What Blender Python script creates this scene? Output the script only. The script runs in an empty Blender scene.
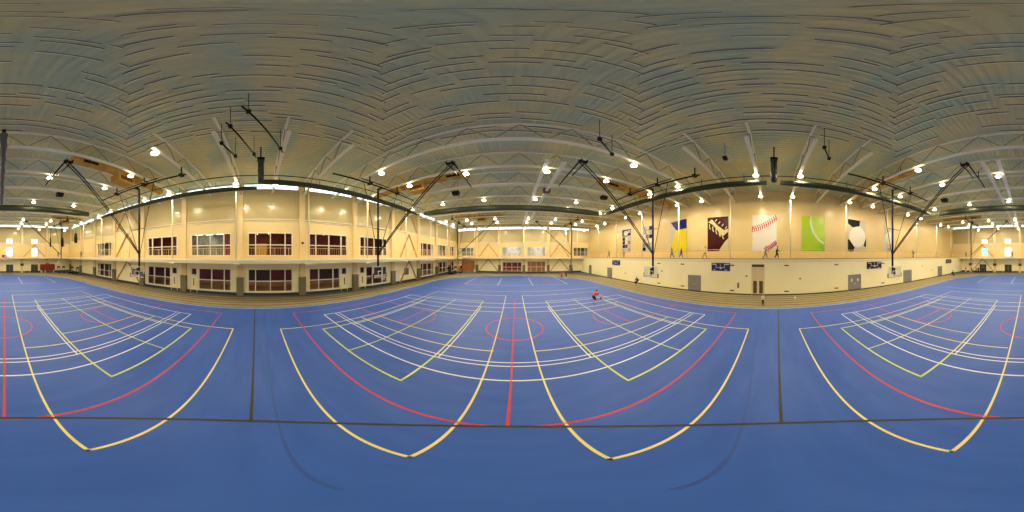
import bpy, bmesh, math, random
from mathutils import Vector, Matrix
random.seed(7)
C = bpy.context.scene.collection
PI = math.pi
R = math.radians

# ------------------------------------------------------------------ materials
def mat(name, col, rough=0.6, metal=0.0, emit=None, strength=0.0, spec=0.5, noise=0.0, nscale=1.0, bump=0.0, bscale=8.0, col2=None):
    m = bpy.data.materials.new(name); m.use_nodes = True
    nt = m.node_tree; b = nt.nodes['Principled BSDF']
    b.inputs['Base Color'].default_value = (*col, 1)
    b.inputs['Roughness'].default_value = rough
    b.inputs['Metallic'].default_value = metal
    b.inputs['Specular IOR Level'].default_value = spec
    if emit:
        b.inputs['Emission Color'].default_value = (*emit, 1)
        b.inputs['Emission Strength'].default_value = strength
    if noise > 0 or col2:
        tc = nt.nodes.new('ShaderNodeTexCoord'); n = nt.nodes.new('ShaderNodeTexNoise')
        n.inputs['Scale'].default_value = nscale; n.inputs['Detail'].default_value = 4
        nt.links.new(tc.outputs['Object'], n.inputs['Vector'])
        r = nt.nodes.new('ShaderNodeValToRGB')
        c1 = tuple(max(0, c*(1-noise)) for c in col) if not col2 else col
        c2 = tuple(min(1, c*(1+noise)) for c in col) if not col2 else col2
        r.color_ramp.elements[0].color = (*c1, 1); r.color_ramp.elements[1].color = (*c2, 1)
        r.color_ramp.elements[0].position = 0.35; r.color_ramp.elements[1].position = 0.65
        nt.links.new(n.outputs['Fac'], r.inputs['Fac'])
        nt.links.new(r.outputs['Color'], b.inputs['Base Color'])
    if bump > 0:
        tc = nt.nodes.new('ShaderNodeTexCoord'); n = nt.nodes.new('ShaderNodeTexNoise')
        n.inputs['Scale'].default_value = bscale
        nt.links.new(tc.outputs['Object'], n.inputs['Vector'])
        bp = nt.nodes.new('ShaderNodeBump'); bp.inputs['Strength'].default_value = bump
        nt.links.new(n.outputs['Fac'], bp.inputs['Height']); nt.links.new(bp.outputs['Normal'], b.inputs['Normal'])
    return m

def glass_mat(name, tint=(1, 1, 1), refl=0.12):
    m = bpy.data.materials.new(name); m.use_nodes = True
    nt = m.node_tree; nt.nodes.clear()
    o = nt.nodes.new('ShaderNodeOutputMaterial'); mx = nt.nodes.new('ShaderNodeMixShader')
    t = nt.nodes.new('ShaderNodeBsdfTransparent'); g = nt.nodes.new('ShaderNodeBsdfGlossy')
    t.inputs['Color'].default_value = (*tint, 1); g.inputs['Roughness'].default_value = 0.03
    mx.inputs[0].default_value = refl
    nt.links.new(t.outputs[0], mx.inputs[1]); nt.links.new(g.outputs[0], mx.inputs[2]); nt.links.new(mx.outputs[0], o.inputs[0])
    return m

def deck_mat():
    m = mat('corrugated_deck', (0.40, 0.38, 0.27), 0.7)
    nt = m.node_tree; b = nt.nodes['Principled BSDF']
    tc = nt.nodes.new('ShaderNodeTexCoord')
    # soft olive and tan patches over the deck
    mp = nt.nodes.new('ShaderNodeMapping'); mp.inputs['Scale'].default_value = (0.10, 0.22, 1)
    n = nt.nodes.new('ShaderNodeTexNoise'); n.inputs['Scale'].default_value = 2.2; n.inputs['Detail'].default_value = 5
    r = nt.nodes.new('ShaderNodeValToRGB')
    r.color_ramp.elements[0].color = (0.47, 0.54, 0.34, 1); r.color_ramp.elements[1].color = (0.67, 0.59, 0.28, 1)
    r.color_ramp.elements[0].position = 0.40; r.color_ramp.elements[1].position = 0.58
    nt.links.new(tc.outputs['Object'], mp.inputs['Vector']); nt.links.new(mp.outputs[0], n.inputs['Vector'])
    nt.links.new(n.outputs['Fac'], r.inputs['Fac']); nt.links.new(r.outputs['Color'], b.inputs['Base Color'])
    w = nt.nodes.new('ShaderNodeTexWave'); w.wave_type = 'BANDS'; w.bands_direction = 'X'
    w.inputs['Scale'].default_value = 0.95; w.inputs['Distortion'].default_value = 0
    nt.links.new(tc.outputs['Object'], w.inputs['Vector'])
    bp = nt.nodes.new('ShaderNodeBump'); bp.inputs['Strength'].default_value = 0.7; bp.inputs['Distance'].default_value = 0.08
    nt.links.new(w.outputs['Fac'], bp.inputs['Height']); nt.links.new(bp.outputs['Normal'], b.inputs['Normal'])
    return m

def sport_floor_mat():
    m = mat('blue_sports_floor', (0.05, 0.09, 0.30), 0.42, spec=0.25)
    nt = m.node_tree; b = nt.nodes['Principled BSDF']
    tc = nt.nodes.new('ShaderNodeTexCoord')
    mp = nt.nodes.new('ShaderNodeMapping'); mp.inputs['Scale'].default_value = (0.35, 1.6, 1)
    n = nt.nodes.new('ShaderNodeTexNoise'); n.inputs['Scale'].default_value = 1.3; n.inputs['Detail'].default_value = 6
    r = nt.nodes.new('ShaderNodeValToRGB')
    r.color_ramp.elements[0].color = (*FLOOR_A, 1); r.color_ramp.elements[1].color = (*FLOOR_B, 1)
    r.color_ramp.elements[0].position = 0.3; r.color_ramp.elements[1].position = 0.7
    nt.links.new(tc.outputs['Object'], mp.inputs['Vector']); nt.links.new(mp.outputs[0], n.inputs['Vector'])
    nt.links.new(n.outputs['Fac'], r.inputs['Fac']); nt.links.new(r.outputs['Color'], b.inputs['Base Color'])
    return m

FLOOR_A, FLOOR_B = (0.035, 0.103, 0.43), (0.047, 0.124, 0.49)
LAMP = 520.0
M = {
 'deck': deck_mat(), 'floor': sport_floor_mat(),
 'track': mat('tan_track', (0.30, 0.25, 0.125), 0.55, noise=0.08, nscale=0.8),
 'track_line': mat('track_lane_line', (0.085, 0.065, 0.025), 0.6),
 'margin': mat('grey_blue_margin', (0.075, 0.09, 0.12), 0.6, noise=0.1, nscale=0.5),
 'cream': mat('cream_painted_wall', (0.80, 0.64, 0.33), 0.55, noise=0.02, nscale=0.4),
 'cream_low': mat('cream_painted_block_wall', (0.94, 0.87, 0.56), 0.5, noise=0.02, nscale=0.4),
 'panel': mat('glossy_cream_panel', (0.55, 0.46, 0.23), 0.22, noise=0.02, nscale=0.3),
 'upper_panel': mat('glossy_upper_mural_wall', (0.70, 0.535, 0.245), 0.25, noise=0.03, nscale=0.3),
 'wainscot': mat('orange_tan_wainscot', (0.84, 0.60, 0.24), 0.4),
 'white_steel': mat('cream_white_steel', (0.82, 0.78, 0.60), 0.5),
 'deck_rib': mat('tan_deck_rib', (0.84, 0.79, 0.55), 0.6), 'rib_dark': mat('dark_rib_shade', (0.14, 0.13, 0.07), 0.7),
 'ball_leather': mat('basketball_leather', (0.22, 0.05, 0.02), 0.6),
 'web_steel': mat('grey_web_steel', (0.27, 0.25, 0.17), 0.6),
 'white': mat('white_paint', (0.80, 0.78, 0.70), 0.45),
 'fascia': mat('cream_fascia', (0.82, 0.75, 0.50), 0.5),
 'brace': mat('orange_tan_brace', (0.48, 0.27, 0.09), 0.5),
 'base': mat('dark_blue_base', (0.018, 0.028, 0.04), 0.5),
 'pad': mat('olive_grey_pad', (0.15, 0.145, 0.10), 0.6),
 'black': mat('black_metal', (0.006, 0.006, 0.006), 0.6, spec=0.2),
 'dark': mat('dark_green_grey', (0.03, 0.038, 0.034), 0.55),
 'duct': mat('dark_green_fabric_duct', (0.036, 0.045, 0.022), 0.5, spec=0.3, bump=0.3, bscale=1.2),
 'curtain': mat('dark_grey_divider_curtain', (0.07, 0.075, 0.07), 0.7, bump=0.5, bscale=3.0),
 'yellow_duct': mat('ochre_duct', (0.50, 0.27, 0.035), 0.45),
 'brown': mat('brown_housing', (0.12, 0.05, 0.015), 0.6),
 'lens': mat('lamp_lens', (1, 0.95, 0.85), 0.4, emit=(1.0, 0.83, 0.56), strength=LAMP),
 'lamp_body': mat('lamp_housing_uplight', (0.55, 0.53, 0.46), 0.4, emit=(1.0, 0.88, 0.60), strength=8.5),  # housing glow added as uplight to lift the ceiling
 'troffer_bright': mat('bright_room_light', (1, 1, 1), 0.4, emit=(1, 0.95, 0.86), strength=15.0),
 'troffer': mat('office_light', (1, 1, 1), 0.4, emit=(1, 0.93, 0.8), strength=8.0),
 'glass': glass_mat('window_glass', (0.93, 0.95, 0.95), 0.015),
 'clear': glass_mat('backboard_glass', (0.90, 0.95, 0.93), 0.05),
 'sky_glass': glass_mat('daylight_glass', (0.95, 1, 1), 0.04),
 'green_glass': glass_mat('green_daylight_glass', (0.52, 0.92, 0.72), 0.04),
 'red_wall': mat('dark_red_office_wall', (0.22, 0.010, 0.008), 0.6, noise=0.25, nscale=0.6),
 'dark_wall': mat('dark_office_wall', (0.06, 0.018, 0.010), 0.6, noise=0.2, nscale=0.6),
 'grey_wall': mat('grey_green_room_wall', (0.20, 0.20, 0.14), 0.6, noise=0.5, nscale=0.9),
 'pale_wall': mat('pale_blue_room_wall', (0.78, 0.86, 0.90), 0.6, noise=0.35, nscale=1.2),
 'orange_wall': mat('orange_room_wall', (0.55, 0.24, 0.06), 0.55, noise=0.2, nscale=0.7),
 'wood_floor': mat('orange_wood_floor', (0.52, 0.23, 0.05), 0.4),
 'yellow_panel': mat('yellow_screen', (0.75, 0.42, 0.05), 0.5),
 'door_grey': mat('grey_steel_door', (0.24, 0.235, 0.235), 0.5),
 'door_tan': mat('tan_door', (0.72, 0.60, 0.34), 0.5),
 'dark_lite': mat('dark_door_window', (0.11, 0.085, 0.04), 0.25),
 'chrome': mat('brushed_metal', (0.6, 0.6, 0.58), 0.3, metal=0.9),
 'yline': mat('pale_yellow_line', (0.80, 0.70, 0.22), 0.5),
 'lime': mat('lime_yellow_line', (0.60, 0.72, 0.05), 0.5),
 'wline': mat('white_line', (0.72, 0.76, 0.80), 0.5),
 'rline': mat('red_line', (0.62, 0.03, 0.03), 0.5),
 'kline': mat('black_line', (0.035, 0.03, 0.022), 0.5),
 'fline': mat('faint_blue_line', (0.026, 0.08, 0.34), 0.5),
 'blueboard': mat('navy_scoreboard', (0.012, 0.016, 0.12), 0.35),
 'blackboard': mat('black_scoreboard', (0.012, 0.013, 0.013), 0.35),
 'scorewhite': mat('scoreboard_white', (0.65, 0.68, 0.75), 0.5),
 'red': mat('red_vinyl', (0.17, 0.008, 0.008), 0.45),
 'orange': mat('orange_rim', (0.80, 0.12, 0.02), 0.4),
 'net': mat('white_net', (0.8, 0.78, 0.72), 0.7),
 'skin': mat('skin', (0.52, 0.30, 0.19), 0.55), 'skin2': mat('pale_skin', (0.70, 0.46, 0.33), 0.55),
 'hair': mat('dark_hair', (0.025, 0.015, 0.01), 0.7),
 'c_red': mat('red_cloth', (0.62, 0.02, 0.025), 0.8), 'c_black': mat('black_cloth', (0.012, 0.012, 0.014), 0.8),
 'c_blue': mat('blue_cloth', (0.12, 0.25, 0.52), 0.8), 'c_cream': mat('cream_cloth', (0.80, 0.66, 0.46), 0.8),
 'c_grey': mat('grey_cloth', (0.20, 0.20, 0.19), 0.8), 'c_tan': mat('tan_cloth', (0.55, 0.33, 0.08), 0.8),
 'c_white': mat('white_cloth', (0.75, 0.73, 0.70), 0.8), 'c_navy': mat('navy_cloth', (0.02, 0.025, 0.06), 0.8),
 'c_brown': mat('brown_cloth', (0.10, 0.05, 0.03), 0.8),
 'p_blue': mat('poster_blue', (0.008, 0.014, 0.13), 0.22, spec=0.18), 'p_yellow': mat('poster_yellow', (0.80, 0.62, 0.01), 0.22, spec=0.18),
 'p_white': mat('poster_white', (0.74, 0.70, 0.60), 0.2), 'p_maroon': mat('poster_maroon', (0.055, 0.004, 0.007), 0.22, spec=0.18),
 'p_cream': mat('poster_cream', (0.66, 0.58, 0.26), 0.22, spec=0.18), 'p_red': mat('poster_red', (0.55, 0.02, 0.05), 0.3),
 'p_green': mat('poster_green', (0.42, 0.58, 0.012), 0.2, col2=(0.22, 0.46, 0.012), nscale=0.25), 'p_black': mat('poster_black', (0.012, 0.012, 0.014), 0.22, spec=0.18),
 'p_pale': mat('poster_pale', (0.56, 0.49, 0.37), 0.25), 'p_grey': mat('poster_grey', (0.32, 0.32, 0.34), 0.2),
 'p_lime': mat('poster_pale_green', (0.62, 0.70, 0.42), 0.2),
 'flag_red': mat('flag_red', (0.45, 0.03, 0.04), 0.8), 'flag_white': mat('flag_white', (0.75, 0.72, 0.68), 0.8), 'flag_blue': mat('flag_blue', (0.02, 0.03, 0.14), 0.8),
}

# ------------------------------------------------------------------ frames for the four walls
class Frame:
    def __init__(s, p0, p1, inward):
        s.p0 = Vector((*p0, 0)); d = Vector((*p1, 0)) - s.p0; s.len = d.length; s.t = d.normalized(); s.n = Vector((*inward, 0))
        s.n = (s.n - s.t*s.n.dot(s.t)).normalized()
    def at(s, u, d, z): return s.o + s.t*u + s.n*d + Vector((0, 0, z))
    def origin_where(s, axis):          # u = 0 where the given world axis is zero
        s.o = s.p0 - s.t*(s.p0[axis]/s.t[axis]); s.u0 = (s.p0-s.o).dot(s.t); s.u1 = s.u0+s.len; return s
FL = Frame((-22.6, -49), (-17.9, 50), (1, 0)).origin_where(1)      # office side, u runs along +y
FR = Frame((19.7, -49), (21.0, 46.9), (-1, 0)).origin_where(1)      # mural side
FF = Frame((-17.9, 50), (24.6, 46.0), (0, -1)).origin_where(0)     # front end
FB = Frame((-22.6, -49), (24.0, -49), (0, 1)).origin_where(0)      # back end
WORLD = None

# ------------------------------------------------------------------ mesh builder
class B:
    def __init__(s, rot=0.0): s.bm = bmesh.new(); s.mi = 0; s.ca, s.sa = math.cos(R(rot)), math.sin(R(rot))
    def rt(s, p): return (p[0]*s.ca - p[1]*s.sa, p[0]*s.sa + p[1]*s.ca)
    def _f(s, vs, smooth=False):
        try:
            f = s.bm.faces.new(vs); f.material_index = s.mi; f.smooth = smooth
        except ValueError: pass
    def hexa(s, c):
        v = [s.bm.verts.new(p) for p in c]
        for q in ((0,1,2,3),(4,5,6,7),(0,1,5,4),(1,2,6,5),(2,3,7,6),(3,0,4,7)): s._f([v[i] for i in q])
        return s
    def box(s, x0, x1, y0, y1, z0, z1):
        return s.hexa([(x0,y0,z0),(x1,y0,z0),(x1,y1,z0),(x0,y1,z0),(x0,y0,z1),(x1,y0,z1),(x1,y1,z1),(x0,y1,z1)])
    def fbox(s, F, u0, u1, d0, d1, z0, z1):
        return s.hexa([F.at(u,d,z) for z in (z0,z1) for u,d in ((u0,d0),(u1,d0),(u1,d1),(u0,d1))])
    def bar(s, a, b, w, h=None):
        a, b = Vector(a), Vector(b); h = h or w; d = (b-a).normalized()
        up = Vector((0,0,1)) if abs(d.z) < 0.95 else Vector((0,1,0))
        x = d.cross(up).normalized()*w/2; y = x.normalized().cross(d).normalized()*h/2
        return s.hexa([a-x-y, a+x-y, a+x+y, a-x+y, b-x-y, b+x-y, b+x+y, b-x+y])
    def tube(s, pts, r, n=8, caps=True, radii=None):
        pts = [Vector(p) for p in pts]; rings = []
        ref = None
        for i, p in enumerate(pts):
            d = (pts[min(i+1, len(pts)-1)] - pts[max(i-1, 0)]).normalized()
            if ref is None: ref = Vector((0,0,1)) if abs(d.z) < 0.9 else Vector((1,0,0))
            x = d.cross(ref).normalized(); y = d.cross(x).normalized(); rr = radii[i] if radii else r
            rings.append([s.bm.verts.new(p + x*rr*math.cos(2*PI*k/n) + y*rr*math.sin(2*PI*k/n)) for k in range(n)])
        for a, b in zip(rings, rings[1:]):
            for k in range(n): s._f([a[k], a[(k+1)%n], b[(k+1)%n], b[k]], True)
        if caps: s._f(rings[0]); s._f(rings[-1])
        return s
    def lathe(s, c, prof, n=16):          # profile of (radius, z)
        c = Vector(c)
        return s.tube([c+Vector((0,0,z)) for r, z in prof], 0, n, True, [max(r, .001) for r, z in prof])
    def ball(s, c, r, n=12, m=8, sz=1.0):
        return s.lathe(c, [(r*math.sin(PI*i/m), -r*sz*math.cos(PI*i/m)) for i in range(m+1)], n)
    def ring(s, c, r, t, n=20, axis='z'):
        c = Vector(c); pts = []
        for k in range(n+1):
            a = 2*PI*k/n
            pts.append(c + (Vector((math.cos(a), math.sin(a), 0)) if axis == 'z' else Vector((0, math.cos(a), math.sin(a))))*r)
        return s.tube(pts, t, 6)
    def slab(s, poly, z0, z1):
        a = [s.bm.verts.new((x,y,z0)) for x,y in poly]; b = [s.bm.verts.new((x,y,z1)) for x,y in poly]
        s._f(a); s._f(b)
        for i in range(len(poly)): j = (i+1) % len(poly); s._f([a[i], a[j], b[j], b[i]])
        return s
    def plate(s, F, poly, d0, d1):        # polygon given in (u, z) on a wall frame, between two distances from the wall
        a = [s.bm.verts.new(F.at(u,d0,z)) for u,z in poly]; b = [s.bm.verts.new(F.at(u,d1,z)) for u,z in poly]
        s._f(a); s._f(b)
        for i in range(len(poly)): j = (i+1) % len(poly); s._f([a[i], a[j], b[j], b[i]])
        return s
    def line(s, p, q, w=0.07, z=0.010):
        p, q = Vector((*s.rt(p), 0)), Vector((*s.rt(q), 0)); d = (q-p).normalized(); n = Vector((-d.y, d.x, 0))*w/2
        p = p-d*w/2; q = q+d*w/2
        s.slab([(p-n)[:2], (q-n)[:2], (q+n)[:2], (p+n)[:2]], z-0.003, z); return s
    def arc(s, c, r, a0, a1, w=0.07, z=0.010, n=32):
        c = s.rt(c)
        for k in range(n):
            t0, t1 = R(a0+(a1-a0)*k/n), R(a0+(a1-a0)*(k+1)/n)
            P = lambda t, rr: (c[0]+rr*math.cos(t), c[1]+rr*math.sin(t))
            s.slab([P(t0,r-w/2), P(t0,r+w/2), P(t1,r+w/2), P(t1,r-w/2)], z-0.003, z)
        return s

COUNT = {}
def props(o, label=None, cat=None, group=None, kind=None):
    if label: o['label'] = label
    if cat: o['category'] = cat
    if group: o['group'] = group
    if kind: o['kind'] = kind
    return o
def uname(name):
    return name
def obj(name, b, mats, parent=None, label=None, cat=None, group=None, kind=None, base=None):
    """link the shape as ONE mesh object; its origin goes to the base of the shape, or to its parent's own base"""
    bm = b.bm; bmesh.ops.recalc_face_normals(bm, faces=bm.faces[:])
    me = bpy.data.meshes.new(name)
    o = bpy.data.objects.new(name, me); C.objects.link(o)
    if parent is None:
        if base is None:
            xs = [v.co.x for v in bm.verts]; ys = [v.co.y for v in bm.verts]; zs = [v.co.z for v in bm.verts]
            base = ((min(xs)+max(xs))/2, (min(ys)+max(ys))/2, min(zs))
        off = Vector(base); o.location = off
    else:
        off = Vector((0,0,0)); p = parent
        while p is not None: off += Vector(p.location); p = p.parent
        o.parent = parent
    bmesh.ops.translate(bm, verts=bm.verts[:], vec=-off)
    bm.to_mesh(me); bm.free()
    for m in (mats if isinstance(mats, (list, tuple)) else [mats]): me.materials.append(M[m])
    return props(o, label, cat, group, kind)
def thing(name, loc, label, cat, group=None):
    o = bpy.data.objects.new(name, None); C.objects.link(o); o.location = loc; o.empty_display_size = 0.3
    return props(o, label, cat, group)
ORD = ['zeroth','first','second','third','fourth','fifth','sixth','seventh','eighth','ninth','tenth','eleventh','twelfth','thirteenth','fourteenth','fifteenth','sixteenth','seventeenth','eighteenth','nineteenth','twentieth','twenty-first','twenty-second','twenty-third','twenty-fourth','twenty-fifth','twenty-sixth','twenty-seventh','twenty-eighth']

# ------------------------------------------------------------------ setting: floor, track, lines
ZD = 14.7          # underside of the roof deck
ZS0, ZS1 = 4.2, 4.6   # mezzanine slab
b = B(); b.box(-24, 28, -56, 56, -0.2, 0.0)
floor = obj('floor', b, 'margin', kind='structure', base=(0,0,0))
YF, YB = 26.6, -29.3
def xl(y): return FL.at(y, 0, 0).x
def xr(y): return FR.at(y, 0, 0).x
def stadium(w, n=32):
    p = []
    for k in range(n+1): t = PI*k/n; p.append((w*math.cos(t), YF + w*math.sin(t)))
    for k in range(n+1): t = PI + PI*k/n; p.append((w*math.cos(t), YB + w*math.sin(t)))
    q = []
    for i in range(len(p)):            # straights get intermediate points
        a, c = p[i], p[(i+1) % len(p)]; q.append(a)
        if abs(a[1]-c[1]) > 20:
            for k in range(1, 12): q.append((a[0]+(c[0]-a[0])*k/12, a[1]+(c[1]-a[1])*k/12))
    out = []
    for x, y in q: out.append((min(max(x, xl(y)+0.9), xr(y)-0.12), min(y, 45.6)))
    return out
b = B(); b.slab(stadium(20.4), 0.0, 0.004); obj('track_surface', b, 'track', floor)
b = B()
for w in (16.05, 16.9, 17.75, 18.6, 19.45):
    p = stadium(w)
    for i in range(len(p)): b.line(p[i], p[(i+1) % len(p)], 0.21, 0.0065)
obj('lane_lines', b, 'track_line', floor)
b = B(); b.slab(stadium(15.25), 0.0, 0.007); obj('court_surface', b, 'floor', floor)
b = B(); p = stadium(14.95)
for i in range(len(p)): b.line(p[i], p[(i+1) % len(p)], 0.08, 0.010)
obj('track_edge_line', b, 'wline', floor)
def rect(b, x0, x1, y0, y1, w):
    b.line((x0,y0),(x1,y0),w); b.line((x1,y0),(x1,y1),w); b.line((x1,y1),(x0,y1),w); b.line((x0,y1),(x0,y0),w)
for (sy, yo) in ((1, 0.0), (-1, -0.33)):
    Y = lambda v: sy*v + yo; rot = -0.9 if sy > 0 else -1.5
    for sx in (-1, 1):
        xin = {(1,1): 0.93, (-1,1): -1.05, (1,-1): 0.88, (-1,-1): -0.98}[(sx, sy)]; b = B(rot); rect(b, xin, sx*10.3, Y(1.40), Y(20.1), 0.062)
        for yy in (7.5, 13.9): b.line((sx*1.0, Y(yy)), (sx*10.3, Y(yy)), 0.06)
        obj('volleyball_lines', b, 'yline', floor)
        b = B(rot); rect(b, sx*3.35, sx*9.6, Y(4.0), Y(17.3), 0.075)
        b.line((sx*6.5, Y(4.0)), (sx*6.5, Y(17.3)), 0.06)
        for yy in (8.75, 12.7): b.line((sx*3.35, Y(yy)), (sx*9.6, Y(yy)), 0.06)
        obj('badminton_lines', b, 'lime', floor)
    b = B(rot); rect(b, -12.2, 12.2, Y(5.2), Y(16.6), 0.07)
    for yy in (6.2, 6.5, 15.2): b.line((-12.2, Y(yy)), (12.2, Y(yy)), 0.06)
    for xx in (-3.15, 3.15, -9.4, 9.4): b.line((xx, Y(6.2)), (xx, Y(15.2)), 0.06)
    obj('tennis_lines', b, 'wline', floor)
    b = B(rot); b.line((-13.4, Y(18.0)), (-13.4, Y(2.88)), 0.06); b.line((-13.4, Y(2.88)), (13.4, Y(2.88)), 0.065); b.line((13.4, Y(2.88)), (13.4, Y(18.0)), 0.06); b.line((-0.13 if sy > 0 else 0, Y(2.88)), (-0.03, Y(18.4)), 0.065)
    b.arc((0, Y(10.6)), 1.85, 0, 360, 0.07)
    for sx in (-1, 1):
        b.line((sx*13.4, Y(8.8)), (sx*7.6, Y(8.8)), 0.06); b.line((sx*13.4, Y(12.4)), (sx*7.6, Y(12.4)), 0.06); b.line((sx*7.6, Y(8.8)), (sx*7.6, Y(12.4)), 0.06)
        b.arc((sx*7.6, Y(10.6)), 1.8, 90 if sx > 0 else -90, 270 if sx > 0 else 90, 0.06)
    obj('basketball_lines', b, 'rline', floor)
    b = B(rot)
    fx = (-8.65, -2.85, 3.1, 9.2) if sy > 0 else (-9.5, -3.25, 3.05, 9.3); fy = 27.4 if sy > 0 else 28.7
    for xx in fx: b.line((xx, Y(fy)), (xx, Y(fy+9.6)), 0.09)
    b.line((fx[0], Y(fy)), (fx[3], Y(fy)), 0.07); b.line((-12.6, Y(22.5)), (12.6, Y(22.5)), 0.05)
    obj('far_court_lines', b, 'wline', floor)
    b = B(rot)
    for xx in ((-6.0, 6.5) if sy > 0 else (-6.5, 6.3)): b.line((xx, Y(28)), (xx, Y(36.6)), 0.08)
    obj('far_red_lines', b, 'rline', floor)
b = B(); b.line((-14.8, -0.1), (-3.1, -0.1), 0.075); b.line((3.05, -0.25), (14.6, -0.9), 0.075)
b.arc((-0.05, -0.18), 3.07, 0, 360, 0.085, 0.0125, 64)
obj('center_circle_line', b, 'kline', floor)
b = B(); b.line((-14.2, 0.75), (-0.6, 0.34), 0.05, 0.0095); b.line((0.6, 0.38), (14.2, 0.85), 0.05, 0.0095); obj('faint_seam_line', b, 'fline', floor)
# ------------------------------------------------------------------ setting: walls
def wall(name, F, u0, u1, zbands, holes, thick=0.3, d=0.0, mats=('cream',)):
    """a wall with real openings; zbands = [(z0, z1, material index)], holes = [(u0, u1, z0, z1)]"""
    b = B(); zs = set()
    for z0, z1, _ in zbands: zs |= {z0, z1}
    for h in holes: zs |= {h[2], h[3]}
    zs = sorted(z for z in zs if zbands[0][0] <= z <= zbands[-1][1])
    for z0, z1 in zip(zs, zs[1:]):
        zm = (z0+z1)/2
        b.mi = next(m for a, c, m in zbands if a <= zm <= c)
        cut = sorted((max(h[0], u0), min(h[1], u1)) for h in holes if h[2] < zm < h[3])
        at = u0
        for a, c in cut:
            if a > at: b.fbox(F, at, a, d-thick, d, z0, z1)
            at = max(at, c)
        if at < u1: b.fbox(F, at, u1, d-thick, d, z0, z1)
    return obj(name, b, list(mats), kind='structure')

BAY = 7.75; Y0 = -1.96
bays = list(range(-7, 8))
def by(k): return Y0 + BAY*k
holesL = []; winL = []
LED = 9.4
for k in bays:
    a = by(k)
    # clerestory strip between the pilasters
    c0, c1 = max(a+0.42, FL.u0+0.3), min(a+BAY-0.42, FL.u1-0.3)
    if c1 > c0: winL.append(('clerestory', k, c0, c1, 13.78, 14.6))
for k, small in ((-4, None), (-2, 'end'), (-1, 'start'), (0, None), (1, 'end'), (2, 'start'), (4, None), (5, None), (6, None)):
    a = by(k); u0, u1 = a+0.95, min(a+6.55, 49.3)
    winL.append(('upper', k, u0, u1, 5.0, 7.95))
    if small == 'start': winL.append(('lower', k, u0+1.12, u1, 0.45, 3.38)); winL.append(('small', k, u0, u0+0.95, 2.35, 3.38))
    elif small == 'end': winL.append(('lower', k, u0, u1-1.12, 0.45, 3.38)); winL.append(('small', k, u1-0.95, u1, 2.35, 3.38))
    else: winL.append(('lower', k, u0, u1, 0.45, 3.38))
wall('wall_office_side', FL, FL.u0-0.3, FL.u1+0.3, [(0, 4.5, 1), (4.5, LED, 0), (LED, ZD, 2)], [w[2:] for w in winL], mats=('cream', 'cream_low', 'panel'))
# front end
PF = [-10.75, -3.7, 3.5, 10.7, 17.6]
winF = [('upper', 0, -17.0, -11.9, 5.0, 7.7), ('upper', 2, -2.9, 2.8, 5.0, 7.7), ('upper', 3, 4.5, 9.9, 5.0, 7.7), ('upper', 5, 18.5, 23.2, 5.0, 7.7),
        ('lower', 2, -2.95, 2.85, 0.35, 3.2), ('lower', 3, 4.5, 9.9, 0.35, 3.4), ('lobby', 0, -17.4, -11.6, 0.0, 3.5)]
ed = [-17.6] + PF + [24.0]
for i in range(6): winF.append(('clerestory', i, ed[i]+0.35, ed[i+1]-0.35, 13.0, 13.75))
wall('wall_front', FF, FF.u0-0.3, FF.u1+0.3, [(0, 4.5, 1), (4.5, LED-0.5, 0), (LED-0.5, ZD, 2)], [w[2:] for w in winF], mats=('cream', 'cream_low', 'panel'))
# back end
PB = [-14.5, -6.6, 1.2, 8.8, 16.5]
winB = []
for i, c in enumerate((-10.5, -2.8, 4.85, 12.0)):
    winB.append(('upper', i, c-0.95, c+0.95, 8.65, 10.2)); winB.append(('tall', i, c-0.95, c+0.95, 4.95, 7.45))
ed = [-22.2] + PB + [23.4]
for i in range(6): winB.append(('clerestory', i, ed[i]+0.35, ed[i+1]-0.35, 13.85, 14.5))
doorB = [(c-1.0, c+1.0) for c in (-10.5, -2.9, 4.75, 12.6)]
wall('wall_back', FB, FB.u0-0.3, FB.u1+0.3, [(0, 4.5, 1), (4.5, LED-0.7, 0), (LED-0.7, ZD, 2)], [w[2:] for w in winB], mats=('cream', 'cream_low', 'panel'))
# mural side: lower wall, walkway slab, set-back upper wall
wall('wall_mural_side', FR, FR.u0, FR.u1, [(0, ZS1, 0)], [], mats=('cream_low',))
b = B(); b.fbox(FR, FR.u0, FR.u1, -3.0, -0.3, ZS0, ZS1); obj('walkway_floor', b, 'margin', kind='structure')
DU = -3.0
wall('wall_mural_upper', FR, FR.u0-0.2, FR.u1+0.4, [(4.0, 5.72, 1), (5.72, ZD, 0)], [], d=DU, mats=('upper_panel', 'wainscot'))
b = B(); b.fbox(FR, FR.u0, FR.u1, -0.34, 0.05, ZS1, ZS1+0.07); obj('trim_1', b, 'pad', kind='structure')
b = B(); b.fbox(FR, FR.u0, FR.u1, 0.0, 0.03, ZS1-0.42, ZS1-0.02); obj('trim_2', b, 'fascia', kind='structure')
b = B()
b.slab([tuple(FL.at(FL.u0-0.2,-0.3,0))[:2], tuple(FB.at(FB.u1,-0.3,0))[:2], tuple(FF.at(FF.u1,-0.3,0))[:2], tuple(FL.at(FL.u1+0.2,-0.3,0))[:2]], ZD, ZD+0.25); obj('ceiling', b, 'deck', kind='structure', base=(0,0,ZD))
# ledges on the three glazed walls
for nm, F, u0, u1, z in (('trim_3', FL, FL.u0, FL.u1, LED), ('trim_4', FF, FF.u0, FF.u1, LED-0.5), ('trim_5', FB, FB.u0, FB.u1, LED-0.7)):
    b = B(); b.fbox(F, u0, u1, 0, 0.10, z-0.05, z+0.07); b.fbox(F, u0, u1, 0, 0.16, z+0.17, z+0.30); obj(nm, b, 'fascia', kind='structure')
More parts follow.
